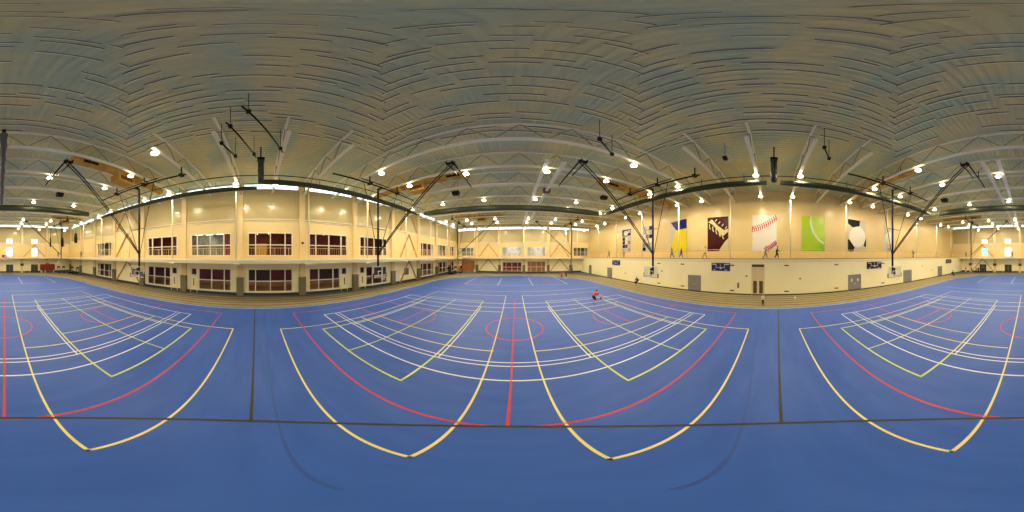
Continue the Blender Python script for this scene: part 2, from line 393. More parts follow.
# baseboards
for nm, F, u0, u1, h in (('baseboard_office_side', FL, FL.u0, FL.u1, 0.34), ('baseboard_front', FF, -11.4, FF.u1-3.3, 0.42), ('baseboard_back', FB, FB.u0, FB.u1-3.5, 0.42), ('baseboard_mural_side', FR, FR.u0, FR.u1, 0.15)):
    b = B(); b.fbox(F, u0, u1, 0.0, 0.05, 0, h); obj(nm, b, 'base', kind='structure')
# mezzanine slabs on three sides
LW, EW = 3.35, 2.6
b = B(); b.fbox(FL, FL.u0+EW, FL.u1-EW, 0.0, LW, ZS0, ZS1); obj('balcony_floor', b, 'fascia', kind='structure')
b = B(); b.fbox(FF, FF.u0+0.1, FF.u1-3.4, 0.0, EW, ZS0, ZS1); obj('balcony_floor', b, 'fascia', kind='structure')
b = B(); b.fbox(FB, FB.u0+0.1, FB.u1-4.0, 0.0, EW, ZS0, ZS1); obj('balcony_floor', b, 'fascia', kind='structure')

b = B(); b.fbox(FL, FL.u0+EW, FL.u1-EW, LW, LW+0.09, ZS1-0.16, ZS1+0.02)
for k in range(-5, 7): b.fbox(FL, by(k)-0.3, by(k)+0.3, LW-0.5, LW+0.07, ZS0-0.12, ZS0)
obj('trim_6', b, 'white', kind='structure')
b = B(); b.fbox(FF, FF.u0+LW+0.2, FF.u1-3.6, EW, EW+0.09, ZS1-0.16, ZS1+0.02); obj('trim_7', b, 'white', kind='structure')
b = B(); b.fbox(FB, FB.u0+LW+0.2, FB.u1-4.2, EW, EW+0.09, ZS1-0.16, ZS1+0.02); obj('trim_8', b, 'white', kind='structure')
# rooms behind the glass
def room(name, F, u0, u1, z0, z1, depth, wallm, floorm, split=()):
    """split = [(u0, u1, material)]: stretches of the back wall in another colour"""
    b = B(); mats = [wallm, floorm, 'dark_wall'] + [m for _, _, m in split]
    cut = sorted((a, c, 3+i) for i, (a, c, m) in enumerate(split)); at = u0
    for a, c, mi in cut:
        b.mi = 0
        if a > at: b.fbox(F, at, a, -depth-0.2, -depth, z0, z1)
        b.mi = mi; b.fbox(F, a, c, -depth-0.2, -depth, z0, z1); at = c
    b.mi = 0
    if at < u1: b.fbox(F, at, u1, -depth-0.2, -depth, z0, z1)
    b.fbox(F, u0-0.2, u0, -depth-0.2, -0.3, z0, z1); b.fbox(F, u1, u1+0.2, -depth-0.2, -0.3, z0, z1)
    b.mi = 1; b.fbox(F, u0-0.2, u1+0.2, -depth-0.2, -0.3, z0-0.2, z0)
    if z0 < 1: b.fbox(F, u0, u1, -depth, -depth+0.04, z0, z0+0.6)
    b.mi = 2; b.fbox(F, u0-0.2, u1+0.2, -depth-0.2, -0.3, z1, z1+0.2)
    return obj(name, b, mats, kind='structure')
room('wall_office_lower_room', FL, -41, 50, 0.05, 3.7, 6.5, 'red_wall', 'wood_floor', [(-40.5, -24.5, 'grey_wall'), (by(0)+0.5, by(0)+4.0, 'dark_wall'), (by(1)+4.5, by(2)+2.6, 'dark_wall')])
room('wall_office_upper_room', FL, -41, 50, 4.6, 8.3, 4.6, 'red_wall', 'wood_floor', [(-40.5, -24.5, 'yellow_panel'), (by(-1)-1.2, by(-1)+4.6, 'grey_wall'), (by(5)+5.5, by(6)+5, 'pale_wall')])
room('wall_front_upper_room', FF, -17.6, 23.8, 4.6, 8.3, 3.6, 'pale_wall', 'wood_floor', [(-17.5, -12.5, 'grey_wall'), (14, 23.7, 'grey_wall')])
room('wall_front_lower_room', FF, -17.6, 12.5, 0.02, 3.7, 4.5, 'orange_wall', 'wood_floor', [(-3.2, 3.1, 'red_wall')])

# ------------------------------------------------------------------ windows
WN = [0]
def window(F, u0, u1, z0, z1, vs, hs, glass='glass', frame='white', t=0.11):
    WN[0] += 1
    b = B()
    for a, c in ((u0, u0+t), (u1-t, u1)): b.fbox(F, a, c, -0.2, 0.03, z0, z1)
    for a, c in ((z0, z0+t), (z1-t, z1)): b.fbox(F, u0+t, u1-t, -0.2, 0.03, a, c)
    for f in vs: u = u0+(u1-u0)*f; b.fbox(F, u-t/2, u+t/2, -0.2, 0.02, z0+t, z1-t)
    edges = [u0+t] + [u0+(u1-u0)*f for f in vs] + [u1-t]
    for f in hs:
        z = z0+(z1-z0)*f
        for e0, e1 in zip(edges, edges[1:]): b.fbox(F, e0+t/2*(e0 != u0+t), e1-t/2*(e1 != u1-t), -0.2, 0.02, z-t/2, z+t/2)
    w = obj('window_%d' % WN[0], b, frame, kind='structure')
    b = B(); b.fbox(F, u0+t*.6, u1-t*.6, -0.12, -0.10, z0+t*.6, z1-t*.6); obj('window_glass', b, glass, w)
    return w
for kind, k, u0, u1, z0, z1 in winL:
    if kind == 'clerestory': window(FL, u0, u1, z0, z1, [0.17, 0.5, 0.83], [], 'sky_glass', t=0.07)
    elif kind == 'small': window(FL, u0, u1, z0, z1, [], [])
    else: window(FL, u0, u1, z0, z1, [0.17, 0.5, 0.83] if u1-u0 > 5 else [0.3, 0.76] if k != -1 else [0.42, 0.8], [0.47])
for kind, k, u0, u1, z0, z1 in winF:
    if kind == 'clerestory': window(FF, u0, u1, z0, z1, [0.25, 0.5, 0.75], [], 'sky_glass', t=0.07)
    elif kind != 'lobby': window(FF, u0, u1, z0, z1, [0.2, 0.5, 0.8], [0.47])
for kind, k, u0, u1, z0, z1 in winB:
    if kind == 'clerestory': window(FB, u0, u1, z0, z1, [0.25, 0.5, 0.75], [], 'sky_glass', t=0.07)
    else: window(FB, u0, u1, z0, z1, [], [0.5] if kind == 'tall' else [], 'green_glass' if kind == 'tall' and k == 3 else 'sky_glass', t=0.06)

# ------------------------------------------------------------------ doors
DN = [0]
def door(F, u0, u1, z1, m='door_grey', leaves=2, lites=None, d=0.0, frame=None):
    DN[0] += 1
    b = B(); t = 0.07
    b.fbox(F, u0-t, u0, d, d+0.06, 0, z1+t); b.fbox(F, u1, u1+t, d, d+0.06, 0, z1+t); b.fbox(F, u0, u1, d, d+0.06, z1, z1+t)
    w = obj('door_%d' % DN[0], b, frame or m, kind='structure')
    for i in range(leaves):
        a = u0+(u1-u0)*i/leaves+0.012; c = u0+(u1-u0)*(i+1)/leaves-0.012
        b = B(); b.fbox(F, a, c, d, d+0.045, 0.02, z1-0.01); obj('door_leaf', b, m, w)
        if lites:
            b = B(); x = (a+c)/2; b.fbox(F, x-lites[0]/2, x+lites[0]/2, d+0.045, d+0.055, lites[1], lites[2]); obj('door_window', b, lites[3], w)
        hx = c-0.12 if i == 0 else a+0.12
        b = B(); b.fbox(F, hx-0.05, hx+0.05, d+0.045, d+0.11, 0.98, 1.06); obj('door_handle', b, 'chrome', w)
    return w
def u_at(px, x=None):     # place along the mural wall seen under a bearing (degrees from the long axis)
    return FR.at(0,0,0).x/math.tan(R(px))
for a0, a1, z1, lt in ((61.9, 66.1, 2.25, None), (118.1, 122.3, 2.25, (0.22, 1.35, 1.75, 'scorewhite')), (33.1, 34.6, 2.3, None), (137.2, 139.9, 2.3, None), (149.1, 150.5, 2.4, None), (26.55, 27.3, 2.4, None)):
    u0, u1 = sorted((u_at(a0), u_at(a1))); u0 = max(u0, FR.u0+0.3); door(FR, u0, u1, z1, 'door_grey', 2 if u1-u0 > 1.3 else 1, lt)
# tall tan doorway with two narrow dark windows low down
w = door(FR, u_at(88.6), u_at(84.4), 3.95, 'door_tan', 2, (0.46, 0.25, 1.85, 'dark_lite'))
b = B(); b.fbox(FR, u_at(88.6), u_at(84.4), 0.045, 0.075, 3.62, 3.93); obj('door_header', b, 'dark_lite', w)
for a, c in doorB: door(FB, a, c, 2.35, 'dark', 2, (0.3, 1.2, 1.8, 'dark_lite'))
for k, s in ((-2, 'end'), (-1, 'start'), (1, 'end'), (2, 'start')):
    u = by(k)+0.95 if s == 'start' else by(k)+5.6
    door(FL, u+0.02, u+0.93, 2.28, 'cream_low', 1, (0.14, 0.95, 1.95, 'dark_lite'), frame='white')
door(FL, by(3)-0.0+0.9, by(3)+1.9, 2.3, 'white', 1, None, frame='white')

# ------------------------------------------------------------------ pilasters, posts, braces
PIL = [('office', FL, [by(k) for k in range(-6, 7)]), ('front', FF, PF), ('back', FB, PB)]
for side, F, us in PIL:
    b = B()
    zt = {'office': 14.6, 'front': 14.6, 'back': 14.6}[side]
    for i, u in enumerate(us):
        b = B(); b.fbox(F, u-0.34, u+0.34, 0.0, 0.32, 0.0, ZS0); b.fbox(F, u-0.34, u+0.34, 0.0, 0.32, ZS1, zt); b.fbox(F, u-0.30, u+0.30, 0.0, 0.28, ZS0, ZS1)
        obj('column', b, 'cream', kind='structure')
where = {'office': 'along the office wall from the red mat', 'front': 'along the front wall from the lobby', 'back': ''}
for side, F, us in PIL[:2]:
    for i, u in enumerate(us):
        b = B(); b.fbox(F, u-0.42, u+0.42, 0.33, 0.50, 0.02, 2.35); b.fbox(F, u-0.42, u-0.35, 0.05, 0.33, 0.02, 2.35); b.fbox(F, u+0.35, u+0.42, 0.05, 0.33, 0.02, 2.35)
        obj('column_pad', b, 'pad', label='olive grey pad on a column base, %s %s' % (ORD[i+1], where[side]), cat='wall pad', group='pads on the column bases')
for i, u in enumerate(PB):
    b = B(); b.fbox(FB, u-0.5, u+0.5, 0.33, 0.66, 2.05, 2.75); b.fbox(FB, u-0.12, u+0.12, 0.30, 0.34, 2.2, 2.6)
    obj('wall_speaker', b, 'brown', label='dark box mounted on a column of the back wall, %s from the red mat' % ORD[i+1], cat='speaker', group='dark boxes on the back wall columns')
# thin posts on the balcony edges, up to the trusses
def post(F, u, d, lab, grp):
    b = B(); p = F.at(u, d, ZS1); q = F.at(u, d, 12.86)
    b.tube([p, q], 0.075, 8); b.fbox(F, u-0.18, u+0.18, d-0.12, d+0.12, ZS1, ZS1+0.03)
    obj('balcony_post', b, 'fascia', label=lab, cat='post', group=grp)
for i, k in enumerate(range(-5, 7)): post(FL, by(k), LW-0.12, 'slim white post on the office balcony edge, %s from the red mat end' % ORD[i+1], 'posts on the office balcony')
for i, k in enumerate(range(-5, 6)): post(FR, by(k)-0.9, -0.21, 'slim white post on the walkway edge before the murals, %s from the back wall' % ORD[i+1], 'posts before the murals')
for i, u in enumerate(PF+[21.0]): post(FF, u+0.0 if u < 12 else u-2, EW-0.12, 'slim white post on the front balcony edge, %s from the lobby' % ORD[i+1], 'posts on the front balcony')
for i, u in enumerate(PB): post(FB, u, EW-0.12, 'slim white post on the back balcony edge, %s from the red mat' % ORD[i+1], 'posts on the back balcony')
def chevron(F, u0, u1, zs, lab):
    b = B()
    for z0, z1 in zs:
        m = (u0+u1)/2
        b.bar(F.at(u0, 0.14, z0), F.at(m, 0.14, z1), 0.16, 0.2); b.bar(F.at(u1, 0.14, z0), F.at(m, 0.14, z1), 0.16, 0.2)
    obj('wall_brace', b, 'brace', label=lab, cat='brace', group='chevron braces on the walls')
Z3 = [(0.1, 4.1), (4.75, 9.2), (9.8, 14.2)]
chevron(FL, by(-3)+0.5, by(-2)-0.5, Z3, 'orange tan chevron brace on the office wall behind the hoop near the red mat')
chevron(FL, by(3)+2.0, by(4)-0.5, Z3, 'orange tan chevron brace on the office wall beside the framed louvre')
chevron(FF, -10.1, -4.2, [(0.5, 4.1), (4.75, 8.7), (9.3, 13)], 'orange tan chevron brace on the front wall next to the lobby')
chevron(FF, 11.3, 17.1, [(0.5, 4.1), (4.75, 8.7), (9.3, 13)], 'orange tan chevron brace on the front wall near the mural corner')
chevron(FB, -13.8, -7.2, [(4.75, 8.3)], 'orange tan chevron brace on the back wall above the red mat')
chevron(FB, 9.3, 16.0, [(0.5, 4.1), (4.75, 8.3)], 'orange tan chevron brace on the back wall near the mural corner')

# ------------------------------------------------------------------ railings on the balconies
def railing(F, u0, u1, d, lab, step=1.55, pick=0.28, m='wainscot'):
    rt = thing('balcony_railing', F.at((u0+u1)/2, d, ZS1), lab, 'railing')
    b = B(); b.tube([F.at(u0, d, 5.85), F.at(u1, d, 5.85)], 0.028, 6); obj('top_rail', b, m, rt)
    b = B(); b.tube([F.at(u0, d, 4.78), F.at(u1, d, 4.78)], 0.02, 6); obj('bottom_rail', b, m, rt)
    n = int((u1-u0)/step)
    for i in range(n+1):
        u = u0+(u1-u0)*i/n; b = B(); b.fbox(F, u-0.022, u+0.022, d-0.022, d+0.022, ZS1, 5.84); obj('rail_post', b, m, rt)
    b = B(); n = int((u1-u0)/pick)
    for i in range(n+1):
        u = u0+(u1-u0)*i/n; b.fbox(F, u-0.008, u+0.008, d-0.008, d+0.008, 4.79, 5.84)
    props(obj('balusters', b, m, rt), kind='stuff')
railing(FL, FL.u0+EW+0.1, FL.u1-EW-0.1, LW-0.32, 'orange tan railing along the office balcony')
railing(FF, FF.u0+LW, FF.u1-4.2, EW-0.32, 'orange tan railing along the front end balcony')
railing(FB, FB.u0+LW, FB.u1-4.4, EW-0.32, 'orange tan railing along the back end balcony')
railing(FR, FR.u0+EW, FR.u1-EW, -0.06, 'orange tan railing along the walkway under the murals', 2.2, 0.6)

# ------------------------------------------------------------------ roof trusses
def truss_y(k): return Y0 + 3.875*k
def skew(x): return -0.029*x - 0.46      # the trusses run a little off square to the hall
ks = list(range(-12, 14))
for i, k in enumerate(reversed(ks)):
    y = truss_y(k)
    if y > 46 or y < -48.3: continue
    x0, x1 = xl(y)+0.36, FR.at(y, DU, 0).x-0.06
    rt = thing('roof_truss', ((x0+x1)/2, y+skew((x0+x1)/2), 13.0), 'cream white roof truss spanning the hall, %s from the front end wall' % ORD[len([1 for q in ks if q > k and truss_y(q) <= 46])+1], 'truss', 'roof trusses across the hall')
    spans = [(x0, x1)] if abs(k) > 2 or k == -2 else [(x0, -8.2), (8.8, x1)]      # the middle trusses stop short as brackets
    n_all = 14; dx = (x1-x0)/n_all
    for xa, xb_ in spans:
        P3 = lambda x, z: (x, y+skew(x), z)
        b = B(); b.bar(P3(xa, 13.04), P3(xb_, 13.04), 0.27, 0.08); b.bar(P3(xa, 13.14), P3(xb_, 13.14), 0.06, 0.12); obj('bottom_chord', b, 'white_steel', rt)
        n = max(2, round((xb_-xa)/dx)); d_ = (xb_-xa)/n
        b = B()
        for j in range(n):
            a, c = xa+d_*j, xa+d_*(j+1); m = (a+c)/2
            b.bar(P3(a+0.05, 13.18), P3(m, ZD-0.12), 0.05); b.bar(P3(m, ZD-0.12), P3(c-0.05, 13.18), 0.05)
        obj('web', b, 'web_steel', rt)
    for xa, xb_ in spans: b = B(); b.bar(P3(xa, ZD-0.062), P3(xb_, ZD-0.062), 0.16, 0.12); obj('top_chord', b, 'white_steel', rt)
# short ribs added to streak the deck, laid in square rings round the middle of the hall
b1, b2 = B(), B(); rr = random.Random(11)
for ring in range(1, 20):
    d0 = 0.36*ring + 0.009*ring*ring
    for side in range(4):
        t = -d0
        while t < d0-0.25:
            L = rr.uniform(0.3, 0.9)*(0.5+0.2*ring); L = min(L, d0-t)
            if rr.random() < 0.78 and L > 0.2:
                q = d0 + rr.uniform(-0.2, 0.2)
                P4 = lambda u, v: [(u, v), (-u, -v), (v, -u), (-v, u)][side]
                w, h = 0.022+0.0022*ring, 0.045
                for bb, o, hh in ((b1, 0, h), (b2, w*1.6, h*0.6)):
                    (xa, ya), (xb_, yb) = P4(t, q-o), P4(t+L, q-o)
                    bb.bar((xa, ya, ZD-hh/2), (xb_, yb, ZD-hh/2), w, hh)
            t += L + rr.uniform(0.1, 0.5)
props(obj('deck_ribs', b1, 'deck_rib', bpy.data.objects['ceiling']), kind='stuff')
props(obj('deck_rib_shade_strips', b2, 'rib_dark', bpy.data.objects['ceiling']), kind='stuff')  # dark strips along the ribs, shade of the corrugation built as shape
# rails running along the hall under the deck
for sg, x0, x1, lab in ((1, 2.6, 2.7, 'pale ceiling rail on the office side of the front pair'), (1, 3.9, 4.1, 'pale ceiling rail on the mural side of the front pair'), (-1, 1.9, 1.4, 'pale ceiling rail on the office side of the back pair'), (-1, 3.1, 2.6, 'pale ceiling rail on the mural side of the back pair')):
    b = B(); b.bar((x0, sg*11.6, 12.93), (x1, sg*45.0, 12.93), 0.34, 0.13)
    obj('ceiling_rail', b, 'white_steel', label=lab, cat='ceiling rail', group='pale rails under the roof')

# ------------------------------------------------------------------ high bay lamps
cols = [-15.7, -10.0, -4.1, 2.55, 8.1, 14.0, 19.75]
rows = [12, 10, 9, 7, 6, 4, 3, 1, 0, -2, -3, -5, -6, -8, -9, -11]
def lamp(x, y, lab):
    rt = thing('pendant_lamp', (x, y, 12.5), lab, 'lamp', 'round high bay lamps under the trusses')
    b = B(); b.lathe((x, y, 12.5), [(0.215, 0.06), (0.27, 0.055), (0.27, 0.075), (0.20, 0.17), (0.12, 0.22), (0.04, 0.25), (0.03, 0.46), (0.02, 0.499)], 14); obj('housing', b, 'lamp_body', rt)
    b = B(); b.lathe((x, y, 12.5), [(0.01, 0.0), (0.10, 0.012), (0.18, 0.04), (0.205, 0.075), (0.02, 0.08)], 14); obj('lens', b, 'lens', rt)
cn = ['over the office balcony edge', 'second from the office side', 'third from the office side', 'in the middle', 'third from the mural side', 'second from the mural side', 'over the mural walkway']
for ri, k in enumerate(rows):
    for ci, x in enumerate(cols):
        if k in (0, 1) and 1 <= ci <= 4: continue
        if k in (3, -2) and ci in (2, 3): continue
        if ci == 6 and k == -11: continue
        y = truss_y(k); xx = x + ((0.047*y - (0.65 if y > 0 else 0)) if ci == 0 else 0)
        lamp(xx + 0.021*y, y + skew(xx), 'round glowing lamp %s, %s row from the front wall' % (cn[ci], ORD[ri+1]))
lamp(-8.45, truss_y(-1)+skew(-8.45), 'single round glowing lamp inside the hoop bar near the red mat')

# ------------------------------------------------------------------ ducts
def long_duct(p, q, r, lab, m='duct'):
    p, q = Vector(p), Vector(q)
    rt = thing('air_duct', ((p.x+q.x)/2, (p.y+q.y)/2, min(p.z, q.z)-r), lab, 'air duct', 'long dark fabric ducts')
    n = max(4, int((q-p).length/2.0)); pts = [p+(q-p)*i/n for i in range(n+1)]
    rad = [r*(1.0 + 0.02*math.sin(i*1.7)) for i in range(n+1)]; rad[0] *= 0.8; rad[-1] *= 0.8
    b = B(); b.tube(pts, r, 16, True, rad); obj('duct_sleeve', b, m, rt)
    for i in range(1, n, 2):
        b = B(); c = pts[i]; up = Vector((0, 0, r*0.97)); b.bar(c+up, c+Vector((0, 0, 13.02-c.z)), 0.04); obj('hanger', b, 'black', rt)
r = 0.36
zc = 11.9
long_duct((-16.2, -22.5, 11.7), (-15.9, 0.1, 12.05), 0.24, 'long dark green duct along the office side, towards the back wall')
long_duct((-15.3, 0.2, 12.5), (-14.6, 22.3, 12.0), 0.29, 'long dark green duct along the office side, towards the front wall')
long_duct((14.4, 0.1, 11.95), (14.4, 22.6, 11.95), 0.29, 'long dark green duct along the mural side, towards the front wall')
long_duct((14.4, -1.1, 11.95), (14.4, -22.6, 11.95), 0.29, 'long dark green duct along the mural side, towards the back wall')
long_duct((-13.9, 23.4, zc+.3), (13.8, 23.6, zc+.3), 0.45, 'long dark green duct crossing the hall towards the front wall')
long_duct((-14.2, -23.6, zc+.3), (13.4, -23.6, zc+.3), 0.45, 'long dark green duct crossing the hall towards the back wall')
for p, q, lab in (((-15.4, -24, 12.93), (-14.0, 23, 12.93), 'thin black pipe along the roof over the office side ducts'), ((14.85, -23, 12.93), (14.85, 23, 12.93), 'thin black pipe along the roof over the mural side ducts')):
    b = B(); b.tube([Vector(p)+(Vector(q)-Vector(p))*i/12 for i in range(13)], 0.045, 6); obj('hanging_pipe', b, 'black', label=lab, cat='pipe')
def yellow_duct(x0, x1, y, z, lab, box=None):
    rt = thing('yellow_duct', ((x0+x1)/2, y, z-0.45), lab, 'air duct', 'ochre ducts in the roof')
    s = 1 if x1 > x0 else -1; L = abs(x1-x0); n = 8
    ps, rs = [], []
    for i in range(n+1):
        for o_, r_ in ((-0.05, 0.42), (-0.04, 0.45), (0.04, 0.45), (0.05, 0.42)): ps.append((x0+s*L*i/n+s*o_, y, z)); rs.append(r_)
    b = B(); b.tube(ps, 0.42, 14, True, rs); obj('duct_body', b, 'yellow_duct', rt)
    yn = -1 if y > 0 else 1
    b = B(); b.box(min(x0+s*0.8, x0+s*2.2), max(x0+s*0.8, x0+s*2.2), y+yn*0.36-0.08, y+yn*0.36+0.08, z-0.22, z+0.02); obj('outlet_grille', b, 'black', rt)
    if box:
        bx = x0+s*L*0.45; b = B(); b.box(bx-1.0, bx+1.0, y-0.6, y+0.6, z-1.15, z-0.38); obj('hanging_box', b, 'yellow_duct', rt)
        b = B(); b.box(bx-0.75, bx+0.75, y+yn*0.6-0.03, y+yn*0.6+0.03, z-0.95, z-0.55); obj('box_louvre', b, 'brown', rt)
    for i in (1, 4, 7):
        b = B(); xx = x0+s*L*i/8; b.bar((xx, y, z+0.40), (xx, y, ZD), 0.05); obj('hanger', b, 'black', rt)
yellow_duct(-5.6, -17.5, -11.7, 13.75, 'ochre yellow duct in the roof above the hoop near the red mat', True)
yellow_duct(-4.2, -17.0, 15.4, 13.75, 'ochre yellow duct in the roof on the office side towards the lobby', True)
yellow_duct(9.3, 22.6, 15.4, 13.75, 'ochre yellow duct in the roof ending above the volleyball mural')
yellow_duct(9.4, 22.6, -11.7, 13.75, 'ochre yellow duct in the roof ending above the soccer mural')
yellow_duct(-1.5, -12.5, 34.8, 13.72, 'ochre yellow duct in the roof near the lobby end', True)
yellow_duct(12.5, 19.5, 34.8, 13.72, 'ochre yellow duct in the roof near the front mural corner')
yellow_duct(-11.5, -18.5, -34.8, 13.72, 'ochre yellow duct in the roof above the red mat end', True)
yellow_duct(9.5, 18.5, -34.8, 13.72, 'ochre yellow duct in the roof near the back mural corner', True)

# ------------------------------------------------------------------ hanging basketball hoops
def hoop(x, y, lab, sy, zr=3.05, far=False):
    s = 1 if x > 0 else -1               # board faces the middle of the hall
    rt = thing('basketball_hoop', (x, y, zr-0.15), lab, 'basketball hoop', 'hoops hung from the roof')
    xb = x - s*0.32; zt = 12.15
    b = B(); b.tube([(x, y, zr+0.1), (x, y, zt)], 0.10, 10); obj('mast', b, 'black', rt)
    b = B(); b.tube([(x-s*0.6, y-5.4, zt), (x-s*0.6, y+5.4, zt)], 0.075, 8); b.bar((x-s*0.6, y, zt), (x, y, zt), 0.2, 0.16)
    b.tube([(x-s*0.95, y-2.9, zt+0.05), (x-s*0.95, y+2.9, zt+0.05)], 0.05, 8)
    obj('support_pipe', b, 'black', rt)
    k0 = round((y-Y0)/3.875)
    for k in (k0-1, k0, k0+1):
        yy = truss_y(k)
        if abs(yy-y) < 5.4: b = B(); b.bar((x-s*0.6, yy, zt), (x-s*0.6, yy, 13.0), 0.09); b.box(x-s*0.6-0.22, x-s*0.6+0.22, yy-0.16, yy+0.16, zt-0.1, zt+0.1); obj('hanger', b, 'black', rt)
    for q in (-1, 1):
        b = B(); b.tube([(x-s*0.6, y+q*2.3, zt), (x, y+q*0.12, 5.2)], 0.032, 6); obj('side_brace', b, 'black', rt)
    b = B(); b.bar((x-s*0.22, y-0.80, 7.7), (x-s*0.22, y+0.80, 7.7), 0.05); b.bar((x-s*0.22, y, 7.7), (x, y, 7.7), 0.06); obj('cross_bar', b, 'black', rt)
    xi, yi = x-s*8.1, y-sy*0.6
    for q in (-0.14, 0.14):
        b = B(); b.tube([(x-s*0.05, y+q*0.6, 5.25), (xi, yi+q, 12.3)], 0.045, 6); obj('back_brace', b, 'black', rt)
    b = B(); b.tube([(xi, yi-sy*0.35, 12.3), (xi, yi+sy*(5.0 if not far else 3.0), 12.3)], 0.06, 8); b.tube([(xi+s*0.45, yi-sy*0.3, 12.36), (xi+s*0.45, yi+sy*2.6, 12.36)], 0.05, 8)
    b.box(min(xi, xi+s*0.45)-0.1, max(xi, xi+s*0.45)+0.1, yi-0.1, yi+0.1, 12.24, 12.40); obj('hinge_bar', b, 'black', rt)
    for k in range(-13, 14):
        yy = truss_y(k)
        if min(yi, yi+sy*3.0)-0.4 <= yy <= max(yi, yi+sy*3.0): b = B(); b.bar((xi, yy, 12.34), (xi, yy, 13.0), 0.08); obj('hanger', b, 'black', rt)
    # board
    z0, z1, hw = zr-0.15, zr+0.92, 0.915
    b = B(); t = 0.055
    b.box(xb-0.025, xb+0.025, y-hw, y-hw+t, z0, z1); b.box(xb-0.025, xb+0.025, y+hw-t, y+hw, z0, z1)
    b.box(xb-0.025, xb+0.025, y-hw+t, y+hw-t, z0, z0+t); b.box(xb-0.025, xb+0.025, y-hw+t, y+hw-t, z1-t, z1)
    fr = obj('backboard', b, 'white', rt)
    b = B(); b.box(xb-0.008, xb+0.008, y-hw+t, y+hw-t, z0+t, z1-t); obj('board_glass', b, 'clear', fr)
    xf = xb-s*0.014
    b = B()
    b.box(xf-0.006, xf+0.006, y-0.305, y-0.255, zr+0.02, zr+0.47); b.box(xf-0.006, xf+0.006, y+0.255, y+0.305, zr+0.02, zr+0.47)
    b.box(xf-0.006, xf+0.006, y-0.255, y+0.255, zr+0.02, zr+0.07); b.box(xf-0.006, xf+0.006, y-0.255, y+0.255, zr+0.42, zr+0.47)
    obj('target_square', b, 'white', fr)
    b = B()
    for q in (-1, 1): b.box(xb-0.04, xb+0.04, y+q*hw-0.04, y+q*hw+0.04, z0-0.04, z0+0.38)
    b.box(xb-0.04, xb+0.04, y-hw, y+hw, z0-0.045, z0-0.001); obj('edge_padding', b, 'dark', fr)
    b = B(); b.box(xb+s*0.03-0.02, xb+s*0.03+0.02, y-0.1, y+0.1, zr-0.05, zr+0.75)
    for zz in (zr+0.15, zr+0.6): b.bar((xb+s*0.03, y, zz), (x, y, zz), 0.1)
    obj('board_mount', b, 'black', rt)
    xc = xb-s*(0.03+0.15+0.229)
    b = B(); b.ring((xc, y, zr), 0.229, 0.012, 20); b.bar((xc+s*0.22, y, zr-0.01), (xb, y, zr-0.01), 0.16, 0.03); rm = obj('rim', b, 'orange', rt)
    b = B(); n = 12
    for j in range(n):
        for dr in (1, -1):
            pts = []
            for i in range(5):
                a = 2*PI*(j+dr*i*0.5)/n; rr = 0.225-0.022*i; pts.append((xc+rr*math.cos(a), y+rr*math.sin(a), zr-0.11*i))
            b.tube(pts, 0.006, 4, False)
    obj('net', b, 'net', rm)
hoop(-12.45, -10.85, 'hanging glass basketball hoop beside the office windows towards the red mat', -1)
hoop(-12.1, 11.25, 'hanging glass basketball hoop beside the office windows towards the lobby', 1)
hoop(12.6, 10.75, 'hanging glass basketball hoop before the mural wall, by the yellow volleyball mural', 1)
hoop(12.0, -11.5, 'hanging glass basketball hoop before the mural wall, by the soccer mural', -1)
hoop(-11.75, 34.0, 'far hanging basketball hoop before the lobby corner', 1, 3.3, True)
hoop(12.98, 34.0, 'far hanging basketball hoop before the front mural corner', 1, 3.3, True)
hoop(-13.4, -34.0, 'far hanging basketball hoop before the red mat', -1, 3.6, True)
hoop(11.45, -34.0, 'far hanging basketball hoop before the back mural corner', -1, 3.3, True)

# divider curtain and odd rods in the roof
rt = thing('divider_curtain', (-0.15, -17, 12.0), 'dark grey rolled divider curtain hung along the hall towards the back wall', 'curtain')
b = B(); n = 24
b.tube([(-0.20+0.03*math.sin(i*2.1), -8.0-14.3*i/n, 12.42) for i in range(n+1)], 0.2, 10); obj('rolled_cloth', b, 'curtain', rt)
b = B(); b.box(-0.3, -0.1, -22.4, -7.9, 12.62, 12.78); obj('head_rail', b, 'black', rt)
for i in range(4): b = B(); yy = truss_y(-2-i); b.bar((-0.2, yy, 12.77), (-0.2, yy, 13.0), 0.06); obj('hanger', b, 'black', rt)
def bundle(x, y, lab):
    rt = thing('curtain_bundle', (x, y, 11.0), lab, 'curtain')
    b = B(); n = 7
    for i in range(n):
        a = 2*PI*i/n; b.tube([(x+0.16*math.cos(a), y+0.13*math.sin(a), z) for z in (11.05, 11.7, 12.6, 13.2)], 0.1, 8, True, [0.09, 0.12, 0.11, 0.10])
    obj('gathered_cloth', b, 'dark', rt)
    b = B(); b.box(x-0.3, x+0.3, y-0.28, y+0.28, 13.2, 13.35); b.bar((x, y, 13.35), (x, y, ZD), 0.1); obj('head_bracket', b, 'black', rt)
bundle(-12.3, 0.37, 'dark gathered curtain bundle hanging above the office side centre')
bundle(12.3, -0.45, 'dark gathered curtain bundle hanging above the mural side centre')
